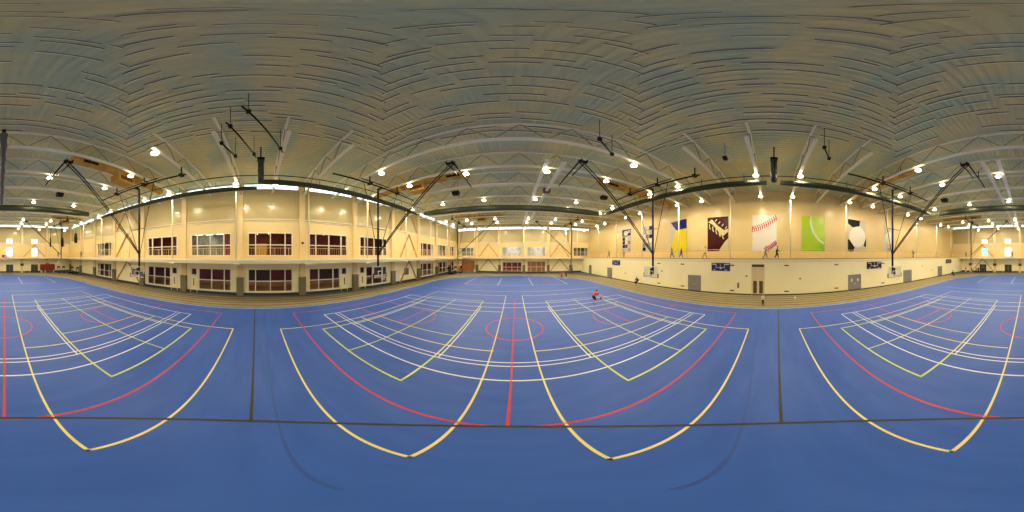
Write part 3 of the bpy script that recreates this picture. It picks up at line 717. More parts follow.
for i, (p, q, lab) in enumerate((((-7.0, -1.3), (-11.0, 0.0), 'upper black rod in the roof leading to the office side curtain bundle'), ((-5.8, -0.5), (-10.2, 1.7), 'longest black rod in the roof over the office side of the court'), ((-8.8, -2.0), (-11.0, -1.3), 'short black rod in the roof over the office side of the court'),
        ((9.0, -3.2), (10.6, -4.2), 'short black rod in the roof over the mural side of the court'), ((4.3, 7.4), (6.3, 8.8), 'black rod in the roof towards the front mural hoop'))):
    b = B(); b.tube([(*p, 12.62), (*q, 12.62)], 0.05, 8)
    for t in (0.1, 0.9):
        x, y = p[0]+(q[0]-p[0])*t, p[1]+(q[1]-p[1])*t; b.bar((x, y, 12.62), (x, y, ZD), 0.03); b.box(x-0.1, x+0.1, y-0.1, y+0.1, 12.55, 12.75)
    obj('curtain_track', b, 'black', label=lab, cat='ceiling rod')
for x, y, lab in ((-6.7, 18.7, 'black loudspeaker hung from the roof on the lobby side'), (11.5, 18.2, 'black loudspeaker hung from the roof before the front murals'), (10.6, -20.0, 'black loudspeaker hung from the roof before the back mural corner'), (-7.3, -19.0, 'black loudspeaker hung from the roof above the red mat end'), (11.5, 3.1, 'black loudspeaker hung from the roof above the football mural side'), (4.0, 18.6, 'dark brown unit hung between the front pair of ceiling rails')):
    rt = thing('hanging_speaker', (x, y, 12.75), lab, 'speaker', 'black boxes hung from the roof')
    q = 0.5 if 'football' in lab else 1.0
    b = B(); b.hexa([(x-.38*q,y-.28*q,13.25-.47*q),(x+.38*q,y-.28*q,13.25-.47*q),(x+.38*q,y+.28*q,13.25-.47*q),(x-.38*q,y+.28*q,13.25-.47*q),(x-.45*q,y-.34*q,13.25),(x+.45*q,y-.34*q,13.25),(x+.45*q,y+.34*q,13.25),(x-.45*q,y+.34*q,13.25)]) if True else b.hexa([(x-.38,y-.28,12.78),(x+.38,y-.28,12.78),(x+.38,y+.28,12.78),(x-.38,y+.28,12.78),(x-.45,y-.34,13.25),(x+.45,y-.34,13.25),(x+.45,y+.34,13.25),(x-.45,y+.34,13.25)]); obj('speaker_box', b, 'black' if 'black' in lab else 'brown', rt)
    b = B(); b.bar((x-0.2, y, 13.25), (x-0.2, y, ZD), 0.04); b.bar((x+0.2, y, 13.25), (x+0.2, y, ZD), 0.04); obj('hanging_rods', b, 'web_steel', rt)
# dark bags hung near the back office corner
for x, y, z0, z1, r_, lab in ((-19.3, -38.5, 8.4, 11.2, 0.45, 'largest dark hanging net bundle by the back office corner'), (-17.2, -42.5, 7.6, 10.3, 0.30, 'middle dark hanging net bundle by the back office corner'), (-14.4, -45.0, 7.6, 10.6, 0.2, 'slimmest dark hanging net bundle above the red mat')):
    b = B(); b.lathe((x, y, z0), [(0.05, 0), (r_, 0.15), (r_*1.1, (z1-z0)*0.5), (r_*0.8, (z1-z0)*0.9), (0.05, z1-z0), (0.03, 13.0-z0)], 10)
    obj('hanging_net', b, 'black', label=lab, cat='net', group='dark bundles by the back office corner')

# ------------------------------------------------------------------ murals on the upper wall
class Mural:
    def __init__(s, a0, a1, z0, z1, name, label, base, cat='poster'):
        X = FR.at(0, DU, 0).x; s.ul, s.ur = X/math.tan(R(a0)), X/math.tan(R(a1)); s.z0, s.z1 = z0, z1
        s.b = B(); s.mats = [base]; s.name = name; s.label = label; s.cat = cat; s.lv = 0
        s.add(base, [(0,0),(1,0),(1,1),(0,1)], 0.004, 0.05)
    def P(s, x, y): return (s.ul+(s.ur-s.ul)*x, s.z0+(s.z1-s.z0)*y)
    def add(s, m, poly, d0=None, d1=None):
        if m not in s.mats: s.mats.append(m)
        s.b.mi = s.mats.index(m); s.lv += 1
        if d0 is None: d0, d1 = 0.05, 0.05+0.0015*s.lv
        s.b.plate(FR, [s.P(x, y) for x, y in poly], DU+d0, DU+d1)
    def strip(s, m, pts, w):
        for (x0,y0),(x1,y1) in zip(pts, pts[1:]):
            asp = (s.z1-s.z0)/abs(s.ul-s.ur); dx, dy = (x1-x0), (y1-y0)*asp; L = math.hypot(dx, dy); nx, ny = -dy/L*w/2, dx/L*w/2/asp
            s.add(m, [(x0-nx,y0-ny),(x1-nx,y1-ny),(x1+nx,y1+ny),(x0+nx,y0+ny)])
            s.lv -= 1
        s.lv += 1
    def done(s): return obj(s.name, s.b, s.mats, label=s.label, cat=s.cat, group='sports murals on the upper wall')
def circ(cx, cy, r, asp, n=20, a0=0, a1=360): return [(cx+r*math.cos(R(a0+(a1-a0)*k/n)), cy+r/asp*math.sin(R(a0+(a1-a0)*k/n))) for k in range(n+1 if a1-a0 < 360 else n)]
ZP0, ZP1 = 5.74, 11.0
m = Mural(68.6, 75.9, ZP0, ZP1, 'football_mural', 'tall maroon mural of a laced football above the navy scoreboard', 'p_maroon')
m.add('p_cream', [(0.03,0.86),(0.22,0.94),(0.50,0.74),(0.80,0.60),(0.98,0.64),(1.0,0.55),(0.78,0.44),(0.60,0.46),(0.52,0.58),(0.25,0.78)])
for i in range(5):
    x, y = 0.10+0.16*i, 0.80-0.075*i; m.strip('p_cream', [(x, y), (x-0.0, y-0.10), (x+0.05, y-0.16)], 0.045)
    m.strip('p_cream', [(x+0.28, y+0.07), (x+0.36, y+0.13)], 0.04)
m.add('p_cream', [(0.56,0.0),(1.0,0.0),(1.0,0.36),(0.84,0.26),(0.68,0.12)])
m.done()
m = Mural(84.4, 93.0, ZP0, ZP1, 'baseball_mural', 'tall whitish mural of a baseball with red stitching', 'p_white')
top = [(i/12, 0.60+0.10*(i/12)+0.22*(i/12)**2) for i in range(13)]; bot = [(0.55+0.45*i/8, 0.02+0.20*(i/8)**1.3) for i in range(9)]
m.strip('p_red', top, 0.02); m.strip('p_red', bot, 0.02)
for x, y in top: m.strip('p_red', [(max(x-0.07, 0.01), min(y+0.075, 0.995)), (min(x, 0.975), y), (min(x, 0.975), y-0.085)], 0.036)
for x, y in bot: m.strip('p_red', [(x-0.08, y+0.06), (min(x, 0.975), y), (min(x, 0.975), max(y-0.05, 0.005))], 0.036)
m.done()
m = Mural(101.6, 109.7, ZP0, ZP1, 'tennis_mural', 'tall lime green mural of a tennis ball seam', 'p_green')
m.strip('p_lime', [(0.42,1.0),(0.38,0.88),(0.42,0.70),(0.52,0.52),(0.68,0.37),(0.84,0.27),(0.985,0.22)], 0.085)
m.done()
m = Mural(117.8, 124.1, ZP0, ZP1+0.1, 'soccer_mural', 'black and white soccer ball mural on the upper wall', 'p_pale')
m.add('p_white', circ(0.52, 0.46, 0.44, 1.35))
m.add('p_black', [(0.0,1.0),(0.66,0.98),(0.62,0.80),(0.25,0.74),(0.0,0.86)])
m.add('p_black', [(0.0,0.38),(0.10,0.34),(0.36,0.13),(0.28,0.0),(0.0,0.0)])
m.add('p_black', [(1.0,0.44),(0.92,0.32),(0.86,0.18),(1.0,0.14)])
m.done()
m = Mural(55.4, 61.2, ZP0-0.05, ZP1+0.25, 'volleyball_mural', 'blue and yellow volleyball mural beside the front mural hoop', 'p_pale')
m.add('p_blue', [(0.02,0.93),(1.0,1.0),(1.0,0.71),(0.38,0.67)]); m.add('p_yellow', [(0.38,0.67),(1.0,0.70),(1.0,0.0),(0.08,0.0),(0.10,0.20),(0.24,0.45)])
m.done()
for a0, a1, nm, lab, sd in ((45.4, 49.2, 'photo_collage_banner', 'photo collage banner behind the front mural hoop', 1), (38.3, 41.3, 'photo_collage_banner', 'narrow photo collage banner nearest the front corner', 2)):
    m = Mural(a0, a1, ZP0+0.1, ZP1, nm, lab, 'p_pale'); rr = random.Random(sd)
    for j in range(6):
        for i in range(3):
            if rr.random() < 0.75: m.add(rr.choice(['p_grey', 'p_blue', 'c_grey', 'c_grey', 'p_white', 'c_brown', 'p_black']), [(0.05+i*0.31, 0.03+j*0.16), (0.34+i*0.31, 0.03+j*0.16), (0.34+i*0.31, 0.17+j*0.16), (0.05+i*0.31, 0.17+j*0.16)]); m.lv -= 1
    if sd == 2: m.add('p_blue', [(0,0.72),(1,0.72),(1,1),(0,1)]); m.add('p_white', circ(0.45, 0.84, 0.25, 2.2))
    m.done()
m = Mural(130.4, 133.9, ZP0, ZP1-0.4, 'pale_mural', 'pale grey mural behind the soccer side hoop', 'p_pale')
m.add('p_white', circ(0.5, 0.55, 0.4, 1.6)); m.add('p_grey', [(0.2,0.05),(0.7,0.05),(0.6,0.16),(0.3,0.16)])
m.done()

# ------------------------------------------------------------------ scoreboards and plates on the mural wall
def scoreboard(a0, a1, z0, z1, lab, m):
    u0, u1 = u_at(a0), u_at(a1); w = u0-u1
    rt = thing('scoreboard', FR.at((u0+u1)/2, 0.08, z0), lab, 'scoreboard')
    b = B(); b.fbox(FR, u1, u0, 0.0, 0.14, z0, z1); obj('case', b, m, rt)
    b = B(); b.fbox(FR, u1-0.03, u0+0.03, 0.0, 0.10, z1, z1+0.05); b.fbox(FR, u1-0.03, u0+0.03, 0.0, 0.10, z0-0.04, z0); obj('frame', b, 'pad', rt)
    P = lambda x, y: (u0-w*x, z0+(z1-z0)*y)
    b = B()
    for poly in ([(0.05,0.80),(0.22,0.80),(0.22,0.93),(0.05,0.93)], [(0.75,0.80),(0.95,0.80),(0.95,0.93),(0.75,0.93)], [(0.24,0.38),(0.27,0.38),(0.27,0.88),(0.24,0.88)], [(0.70,0.38),(0.73,0.38),(0.73,0.88),(0.70,0.88)],
                 [(0.27,0.38),(0.70,0.38),(0.70,0.44),(0.27,0.44)], [(0.48,0.44),(0.50,0.44),(0.50,0.92),(0.48,0.92)], [(0.50,0.18),(0.60,0.38),(0.44,0.38)], [(0.10,0.06),(0.22,0.06),(0.22,0.16),(0.10,0.16)], [(0.72,0.06),(0.86,0.06),(0.86,0.16),(0.72,0.16)]):
        b.plate(FR, [P(*q) for q in poly], 0.14, 0.15)
    obj('markings', b, 'scorewhite', rt)
scoreboard(70.2, 76.6, 3.08, 4.06, 'navy blue scoreboard on the lower wall under the football mural', 'blueboard')
scoreboard(124.5, 129.4, 3.08, 4.06, 'black scoreboard on the lower wall under the soccer mural', 'blackboard')
scoreboard(34.9, 37.5, 3.08, 4.06, 'navy blue scoreboard on the lower wall towards the front corner', 'blueboard')
scoreboard(151.9, 153.7, 3.08, 4.06, 'black scoreboard on the lower wall towards the back corner', 'blackboard')
for i, (px, z) in enumerate(((658, 3.82), (682, 3.82), (658, 0.6), (682, 0.6), (732, 0.5), (732, 3.8), (786.5, 3.8), (786.5, 0.5), (836, 3.82), (836, 0.58), (882, 3.82), (882, 0.6), (800, 2.1), (746.5, 2.45), (661, 2.6), (624, 1.6), (921, 2.9), (930, 1.8))):
    u = u_at((px-512)*0.3515625); wv = 0.28 if i < 12 else 0.13
    rt = B(); rt.fbox(FR, u-wv, u+wv, 0.003, 0.05, z-0.07, z+0.07); rt.fbox(FR, u-wv*0.7, u+wv*0.7, 0.05, 0.08, z-0.03, z+0.03)
    desc = ['high net plate beyond the front mural hoop', 'high net plate past the front mural hoop', 'low net plate beyond the front mural hoop', 'low net plate beside the first grey doors', 'low net plate below the navy scoreboard', 'high net plate beside the navy scoreboard', 'high net plate under the tennis mural', 'low net plate under the tennis mural', 'high net plate before the soccer mural', 'low net plate beside the windowed grey doors', 'high net plate past the black scoreboard', 'low net plate past the black scoreboard', 'small square box under the tennis mural', 'small square box under the football mural', 'small box behind the front mural hoop', 'small box towards the front corner', 'small box between the back grey doors', 'lower small box between the back grey doors'][i]
    obj('wall_plate', rt, 'brown', label='dark '+desc+' on the cream wall', cat='wall plate', group='small dark plates on the mural side wall')
u = u_at(79.5); b = B(); b.fbox(FR, u-0.11, u+0.11, 0.004, 0.10, 0.9, 1.55); b.fbox(FR, u-0.08, u+0.08, 0.10, 0.13, 1.05, 1.4)
obj('call_box', b, 'pad', label='upright grey call box on the cream wall under the football mural', cat='call box')
u = 30.5; b = B(); b.fbox(FL, by(3)+3.3, by(3)+4.6, 0.0, 0.06, 1.35, 2.65)
for i in range(6): b.fbox(FL, by(3)+3.4, by(3)+4.5, 0.06, 0.11, 1.45+i*0.19, 1.52+i*0.19)
obj('wall_louvre', b, 'pad', label='grey framed louvre on the office wall inside the chevron brace', cat='vent')
u = by(-3)+5.0; b = B(); b.fbox(FL, u, u+1.1, 0.0, 0.06, 1.7, 2.7)
for i in range(5): b.fbox(FL, u+0.08, u+1.02, 0.06, 0.10, 1.78+i*0.18, 1.85+i*0.18)
obj('wall_louvre', b, 'pad', label='grey framed louvre on the office wall near the red mat side hoop', cat='vent')
b = B(); b.fbox(FL, by(1)-0.12, by(1)+0.12, 0.32, 0.5, 6.5, 6.75); b.tube([FL.at(by(1), 0.5, 6.62), FL.at(by(1), 0.6, 6.6)], 0.06, 8)
obj('wall_camera', b, 'black', label='small black camera on the column between two office windows', cat='camera')

# ------------------------------------------------------------------ lights inside the offices and the lobby
def troffer(F, u, z, d, lab, L=1.2):
    b = B(); b.fbox(F, u-L/2, u+L/2, d-0.3, d+0.3, z-0.06, z-0.004); b.fbox(F, u-L/2-0.05, u+L/2+0.05, d-0.34, d+0.34, z-0.03, z-0.002)
    obj('ceiling_light', b, 'troffer_bright' if F is FF else 'troffer', label=lab, cat='light', group='flat ceiling lights inside the rooms')
for k in (-4, -2, -1, 0, 1, 2, 4, 5, 6):
    i = [-4, -2, -1, 0, 1, 2, 4, 5, 6].index(k)+1
    troffer(FL, by(k)+3.7, 3.7, -1.4, 'flat light inside the lower office room, %s window from the red mat' % ORD[i])
    troffer(FL, by(k)+3.7, 8.3, -1.4, 'flat light inside the upper office room, %s window from the red mat' % ORD[i])
for j in range(6):
    troffer(FL, by(-1)+0.8+(j % 3)*1.7, 8.3, -2.2-(j//3)*0.9, 'flat light in the bright grey upper room, %s of its grid' % ORD[j+1], 1.0)
for u, lab in ((-14.5, 'the upper room over the lobby'), (0, 'the upper room in the middle of the front wall'), (7.2, 'the upper room next to the middle of the front wall')): troffer(FF, u-0.9, 8.3, -1.5, 'first flat light inside ' + lab); troffer(FF, u+0.9, 8.3, -2.4, 'second flat light inside ' + lab)
for u, lab in ((-15.5, 'the lobby'), (0, 'the red lit room of the front wall'), (7.2, 'the orange room of the front wall')): troffer(FF, u, 3.7, -1.8, 'flat light inside ' + lab)
b = B(); b.fbox(FF, -13.0, -12.2, -1.1, -0.5, 0.02, 0.9); b.fbox(FF, -13.05, -12.15, -1.15, -0.45, 0.9, 0.97); obj('lobby_counter', b, 'wood_floor', label='orange wooden counter inside the lobby opening', cat='counter')
u = -11.0; b = B(); b.lathe(FF.at(-11.2, 1.1, 0.0), [(0.30, 0.0), (0.34, 0.05), (0.40, 0.95), (0.42, 0.98), (0.3, 1.02), (0.28, 0.9)], 16); obj('waste_bin', b, 'white', label='white waste bin beside the lobby opening', cat='bin')
# yellow screen behind an upper window
b = B(); b.fbox(FL, by(0)+1.9, by(0)+3.3, -1.0, -0.9, 4.6, 6.6); b.fbox(FL, by(0)+2.0, by(0)+2.1, -1.2, -0.7, 4.6, 4.66); b.fbox(FL, by(0)+3.1, by(0)+3.2, -1.2, -0.7, 4.6, 4.66)
obj('room_screen', b, 'yellow_panel', label='yellow screen standing behind an upper office window', cat='screen')

# ------------------------------------------------------------------ equipment in the corners
# red landing mat on a white legged frame, back wall
rt = thing('landing_mat', (-14.2, -47.2, 0), 'big red mat block on white legs against the back wall', 'mat')
b = B(); b.box(-16.3, -12.0, -47.9, -46.6, 0.75, 2.55); obj('red_block', b, 'red', rt)
b = B(); b.box(-16.3, -12.0, -46.6, -46.55, 1.62, 1.68); b.box(-14.18, -14.12, -46.6, -46.54, 0.75, 2.55); obj('seam', b, 'brown', rt)
b = B(); b.box(-16.0, -12.3, -47.7, -46.9, 0.15, 0.75); obj('lower_block', b, 'brown', rt)
for x in (-15.9, -13.3, -12.25):
    b = B(); b.box(x-0.08, x+0.08, -46.75, -46.6, 0, 0.75); obj('leg', b, 'white', rt)
    b = B(); b.box(x-0.08, x+0.08, -47.85, -47.7, 0, 0.75); obj('leg', b, 'white', rt)
# exercise machines
def machine(x, y, rz, lab):
    rt = thing('exercise_machine', (x, y, 0), lab, 'exercise machine', 'dark exercise machines in the corners')
    rt.rotation_euler = (0, 0, rz)
    def part(nm, bb, m):
        o = obj(nm, bb, m, None, base=(0,0,0)); o.parent = rt
    b = B(); b.box(-0.4, 0.4, -0.95, 0.95, 0.0, 0.22); part('deck', b, 'black')
    for s in (-1, 1):
        b = B(); b.bar((s*0.38, 0.8, 0.2), (s*0.38, 0.98, 1.5), 0.09); part('upright', b, 'dark')
        b = B(); b.tube([(s*0.38, 0.95, 1.12), (s*0.38, 0.2, 1.05)], 0.035, 8); part('handrail', b, 'black')
    b = B(); b.hexa([(-0.42,0.85,1.4),(0.42,0.85,1.4),(0.42,1.1,1.35),(-0.42,1.1,1.35),(-0.40,0.98,1.85),(0.40,0.98,1.85),(0.40,1.1,1.8),(-0.40,1.1,1.8)]); part('console', b, 'black')
for i, (x, y, rz) in enumerate(((-16.4, 45.6, 0.3), (-15.1, 46.4, 0.2), (-17.0, 43.6, 0.9), (-16.4, 41.9, 1.2))): machine(x, y, rz, 'dark exercise machine by the lobby corner, %s from the lobby opening' % ORD[[2, 1, 3, 4][i]])
for i, (x, y, rz) in enumerate(((-17.6, -46.3, 3.0), (-19.0, -46.0, 2.8), (-20.2, -43.8, 2.2), (-20.6, -41.4, 1.9))): machine(x, y, rz, 'dark exercise machine in the back office corner, %s from the red mat' % ORD[i+1])
# bleacher-like low rail on the back wall
def low_rail(u0, u1, lab):
    rt = thing('wall_handrail', FB.at((u0+u1)/2, 0.3, 0), lab, 'handrail', 'low handrails on the back wall')
    b = B(); b.tube([FB.at(u0, 0.35, 1.0), FB.at(u1, 0.35, 1.0)], 0.05, 8); obj('rail', b, 'white', rt)
    for i in range(4): u = u0+(u1-u0)*i/3; b = B(); b.tube([FB.at(u, 0.35, 0), FB.at(u, 0.35, 1.0)], 0.035, 8); obj('rail_post', b, 'white', rt)
low_rail(6.3, 10.9, 'low white handrail between the two dark doors near the mural corner'); low_rail(-1.4, 3.3, 'low white handrail in the middle of the back wall'); low_rail(-9.0, -4.3, 'low white handrail beside the red mat')
# flag hung from the back balcony
rt = thing('hanging_flag', (-1.2, -46.2, 4.0), 'striped flag with blue corner hung below the back balcony', 'flag')
b = B(); fx0, fx1, fz0, fz1 = -1.95, -0.55, 3.85, 5.35; nst = 13; yf = -46.25
for i in range(nst):
    b.mi = 0 if i % 2 == 0 else 1; n = 8
    for j in range(n):
        xa, xb_ = fx0+(fx1-fx0)*(i)/nst, fx0+(fx1-fx0)*(i+1)/nst; za, zb = fz0+(fz1-fz0)*j/n, fz0+(fz1-fz0)*(j+1)/n
        w = lambda x: 0.03*math.sin(x*9)
        b.hexa([(xa,yf+w(xa),za),(xb_,yf+w(xb_),za),(xb_,yf+w(xb_)+0.01,za),(xa,yf+w(xa)+0.01,za),(xa,yf+w(xa),zb),(xb_,yf+w(xb_),zb),(xb_,yf+w(xb_)+0.01,zb),(xa,yf+w(xa)+0.01,zb)])
obj('flag_cloth', b, ['flag_red', 'flag_white'], rt)
b = B(); b.box(-1.28, -0.55, yf+0.045, yf+0.055, 4.72, 5.35); ca = obj('canton', b, 'flag_blue', rt)
b = B()
for i in range(5):
    for j in range(4):
        cx, cz = -1.2+0.145*i, 4.79+0.16*j; vs = [b.bm.verts.new((cx+(0.04 if k % 2 == 0 else 0.016)*math.sin(k*PI/5), yf+0.06, cz+(0.04 if k % 2 == 0 else 0.016)*math.cos(k*PI/5))) for k in range(10)]; b._f(vs)
obj('stars', b, 'flag_white', ca)
b = B(); b.tube([(-2.0, yf, 5.37), (-0.5, yf, 5.37)], 0.02, 6); b.bar((-1.95, yf, 5.37), (-1.95, yf-0.4, 5.6), 0.02); obj('flag_rod', b, 'chrome', rt)
# white ball on the track and two wall chairs
b = B(); b.ball((18.5, -3.1, 0.115), 0.11); obj('white_ball', b, 'white', label='small white ball lying on the tan track', cat='ball')
def chair(x, y, rz, lab):
    rt = thing('folding_chair', (x, y, 0.005), lab, 'chair', 'dark chairs by the mural side wall'); rt.rotation_euler = (0,0,rz)
    def part(nm, bb, m): o = obj(nm, bb, m, None, base=(0,0,0)); o.parent = rt
    b = B(); b.box(-0.22, 0.22, -0.2, 0.22, 0.335, 0.365); part('seat', b, 'black')
    b = B(); b.hexa([(-.22,-.22,.55),(.22,-.22,.55),(.22,-.19,.55),(-.22,-.19,.55),(-.22,-.30,.88),(.22,-.30,.88),(.22,-.27,.88),(-.22,-.27,.88)]); part('backrest', b, 'black')
    for s in (-1, 1):
        b = B(); b.tube([(s*0.22, 0.25, 0.0), (s*0.22, -0.29, 0.88)], 0.014, 6); part('leg', b, 'chrome')
        b = B(); b.tube([(s*0.2, -0.28, 0.0), (s*0.2, 0.15, 0.36)], 0.014, 6); part('leg', b, 'chrome')
chair(19.77, 20.5, R(100), 'dark folding chair under the person sitting by the front mural wall')
chair(17.3, -36.9, R(60), 'dark folding chair under the person sitting on the track near the back corner')

# ------------------------------------------------------------------ people
def person(x, y, z, rz, pose, shirt, pants, lab, H=1.75, skin='skin', sleeve=True, shorts=False, hold=None):
    k = H/1.75
    rt = thing('person', (x, y, z), lab, 'person'); rt.rotation_euler = (0, 0, rz)
    pz = {'stand': dict(lean=2, L=(2,2), Rr=(-3,-3), aL=(8,18), aR=(-4,12)), 'walk': dict(lean=5, L=(24,8), Rr=(-16,-34), aL=(-24,-4), aR=(26,50)),
          'bend': dict(lean=62, L=(38,-22), Rr=(20,-34), aL=(20,35), aR=(40,52)), 'sit': dict(lean=6, L=(86,4), Rr=(84,0), aL=(30,70), aR=(28,66)),
          'play': dict(lean=16, L=(30,-12), Rr=(-8,-30), aL=(40,85), aR=(70,110))}[pose]
    ln = R(pz['lean'])
    def T(px, py, pz_): return Vector((px, py*math.cos(ln)+pz_*math.sin(ln), -py*math.sin(ln)+pz_*math.cos(ln)))   # about the pelvis
    J = {}
    J['pel'] = Vector((0,0,0)); J['bel'] = T(0,0.01,0.16); J['che'] = T(0,0.015,0.34); J['nb'] = T(0,0,0.50)
    hb = -0.5*math.sin(ln)
    J['nk'] = J['nb'] + Vector((0, 0.02+0.04*math.sin(ln), 0.06)); J['hd'] = J['nk'] + Vector((0, 0.035, 0.11)); J['top'] = J['hd'] + Vector((0, 0.0, 0.09))
    J['nose'] = J['hd'] + Vector((0, 0.105, -0.01))
    def seg(p, ang, L, sx=0): a = R(ang); return p + Vector((sx, math.sin(a)*L, -math.cos(a)*L))
    for s, nm, leg, arm in ((-1, 'L', pz['L'], pz['aL']), (1, 'R', pz['Rr'], pz['aR'])):
        J['hip'+nm] = Vector((s*0.095, 0, -0.05)); J['kn'+nm] = seg(J['hip'+nm], leg[0], 0.43, s*0.015); J['an'+nm] = seg(J['kn'+nm], leg[1], 0.40)
        J['he'+nm] = J['an'+nm] + Vector((0, -0.045, -0.045)); J['to'+nm] = J['an'+nm] + Vector((s*0.02, 0.17, -0.055))
        J['sh'+nm] = T(s*0.185, 0, 0.455); J['el'+nm] = seg(J['sh'+nm], arm[0], 0.29, s*0.05); J['wr'+nm] = seg(J['el'+nm], arm[1], 0.25, s*0.01)
        d = (J['wr'+nm]-J['el'+nm]).normalized(); J['pa'+nm] = J['wr'+nm] + d*0.075
        side = Vector((0, d.z, -d.y)) if abs(d.y)+abs(d.z) > 0 else Vector((0, 1, 0))
        for fi, (off, L) in enumerate(((-0.03, 0.075), (-0.011, 0.085), (0.010, 0.08), (0.030, 0.062))):
            J['f%d%s' % (fi, nm)] = J['pa'+nm] + side*off + d*0.035; J['g%d%s' % (fi, nm)] = J['pa'+nm] + side*off*1.15 + d*(0.03+L*0.75) + Vector((-s*0.022, 0, 0))
        J['th'+nm] = J['wr'+nm] + d*0.035 - side*0.045; J['tt'+nm] = J['wr'+nm] + d*0.075 - side*0.068
    lo = min(min(J['heL'].z, J['toL'].z), min(J['heR'].z, J['toR'].z)) - 0.03
    if pose == 'sit': pass
    up = Vector((0, 0, -lo))
    for q in J: J[q] = (J[q]+up)*k
    def skin_obj(nm, chain, rad, m, sub=1):
        names = []
        for a, c in chain:
            for q in (a, c):
                if q not in names: names.append(q)
        me = bpy.data.meshes.new(nm); me.from_pydata([J[q] for q in names], [(names.index(a), names.index(c)) for a, c in chain], [])
        o = bpy.data.objects.new(nm, me); C.objects.link(o); o.parent = rt; me.materials.append(M[m])
        md = o.modifiers.new('Skin', 'SKIN'); md.use_smooth_shade = True
        for i, q in enumerate(names):
            rr = rad[q] if q in rad else rad[q[:-1]] if q[:-1] in rad else 0.05
            rx, ry = rr if isinstance(rr, tuple) else (rr, rr)
            me.skin_vertices[0].data[i].radius = (rx*k, ry*k); me.skin_vertices[0].data[i].use_root = (i == 0)
        if sub: sm = o.modifiers.new('Subsurf', 'SUBSURF'); sm.levels = sub; sm.render_levels = sub
        return o
    body = [('pel','bel'),('bel','che'),('che','nb'),('nb','nk'),('nk','hd'),('hd','top'),('hd','nose')]
    for nm in 'LR':
        body += [('pel','hip'+nm),('hip'+nm,'kn'+nm),('kn'+nm,'an'+nm),('an'+nm,'to'+nm),('nb','sh'+nm),('sh'+nm,'el'+nm),('el'+nm,'wr'+nm),('wr'+nm,'pa'+nm),('wr'+nm,'th'+nm),('th'+nm,'tt'+nm)]
        for fi in range(4): body += [('pa'+nm,'f%d%s' % (fi,nm)),('f%d%s' % (fi,nm),'g%d%s' % (fi,nm))]
    rb = dict(pel=(0.13,0.10), bel=(0.12,0.09), che=(0.14,0.10), nb=(0.060,0.055), nk=0.052, hd=(0.078,0.095), top=(0.06,0.07), nose=0.018, hip=0.085, kn=0.058, an=0.040, to=0.032, sh=0.050, el=0.040, wr=0.028, pa=(0.036,0.018), th=0.012, tt=0.010, he=0.035)
    for fi in range(4): rb['f%d' % fi] = 0.010; rb['g%d' % fi] = 0.008
    skin_obj('body', body, rb, skin, 1)
    def loft(b, path, n=14):           # path of (point, half width across, half depth), cloth drawn as rings
        rings = []
        for i, (p, rx, ry) in enumerate(path):
            d = (path[min(i+1, len(path)-1)][0] - path[max(i-1, 0)][0]).normalized()
            xx = Vector((1, 0, 0)); xx = (xx - d*xx.dot(d)); xx = xx.normalized() if xx.length > 0.2 else Vector((0, 1, 0)); yy = d.cross(xx).normalized()
            rings.append([b.bm.verts.new(p + xx*rx*k*math.cos(2*PI*j/n) + yy*ry*k*math.sin(2*PI*j/n)) for j in range(n)])
        for r0, r1 in zip(rings, rings[1:]):
            for j in range(n): b._f([r0[j], r0[(j+1) % n], r1[(j+1) % n], r1[j]], True)
        b._f(rings[0]); b._f(rings[-1])
    def mix(p, q, t): return J[p]*(1-t)+J[q]*t
    b = B(); low = J['pel']*1.35-J['bel']*0.35 if pose != 'sit' else J['pel']
    loft(b, [(low, 0.158, 0.118), (J['pel'], 0.160, 0.122), (J['bel'], 0.152, 0.115), (mix('bel', 'che', 0.5), 0.165, 0.122), (J['che'], 0.182, 0.128), (mix('che', 'nb', 0.55), 0.190, 0.115), (mix('che', 'nb', 0.88), 0.168, 0.092), (J['nb'], 0.105, 0.078), (mix('nb', 'nk', 0.35), 0.062, 0.062)])
    for nm in 'LR':
        J['mid'+nm] = mix('sh'+nm, 'el'+nm, 0.7); J['slv'+nm] = mix('el'+nm, 'wr'+nm, 0.9); J['shi'+nm] = mix('sh'+nm, 'nb', 0.35)
        arm = [(mix('sh'+nm, 'nb', 0.75), 0.045, 0.058), (J['shi'+nm], 0.064, 0.068), (J['sh'+nm], 0.073, 0.073), (mix('sh'+nm, 'el'+nm, 0.35), 0.066, 0.066), (J['mid'+nm], 0.066, 0.066)]
        if sleeve == 'long': arm = arm[:4] + [(J['el'+nm], 0.053, 0.053), (J['slv'+nm], 0.040, 0.040)]
        loft(b, arm, 10)
    o = obj('shirt', b, shirt, None, base=(0,0,0)); o.parent = rt
    b = B()
    loft(b, [(mix('pel', 'bel', 0.45), 0.150, 0.112), (J['pel'], 0.156, 0.118), (J['pel']-(J['bel']-J['pel'])*0.45, 0.150, 0.115), (J['pel']-(J['bel']-J['pel'])*0.75, 0.10, 0.09)])
    for nm in 'LR':
        leg = [(J['hip'+nm]*0.8+J['pel']*0.2, 0.090, 0.100), (mix('hip'+nm, 'kn'+nm, 0.25), 0.098, 0.104), (mix('hip'+nm, 'kn'+nm, 0.6), 0.092, 0.096), (mix('hip'+nm, 'kn'+nm, 0.88), 0.090, 0.092)]
        if not shorts: leg = leg[:3] + [(J['kn'+nm], 0.074, 0.076), (mix('kn'+nm, 'an'+nm, 0.4), 0.068, 0.070), (mix('kn'+nm, 'an'+nm, 0.93), 0.058, 0.062)]
        loft(b, leg, 12)
    o = obj('shorts' if shorts else 'trousers', b, pants, None, base=(0,0,0)); o.parent = rt
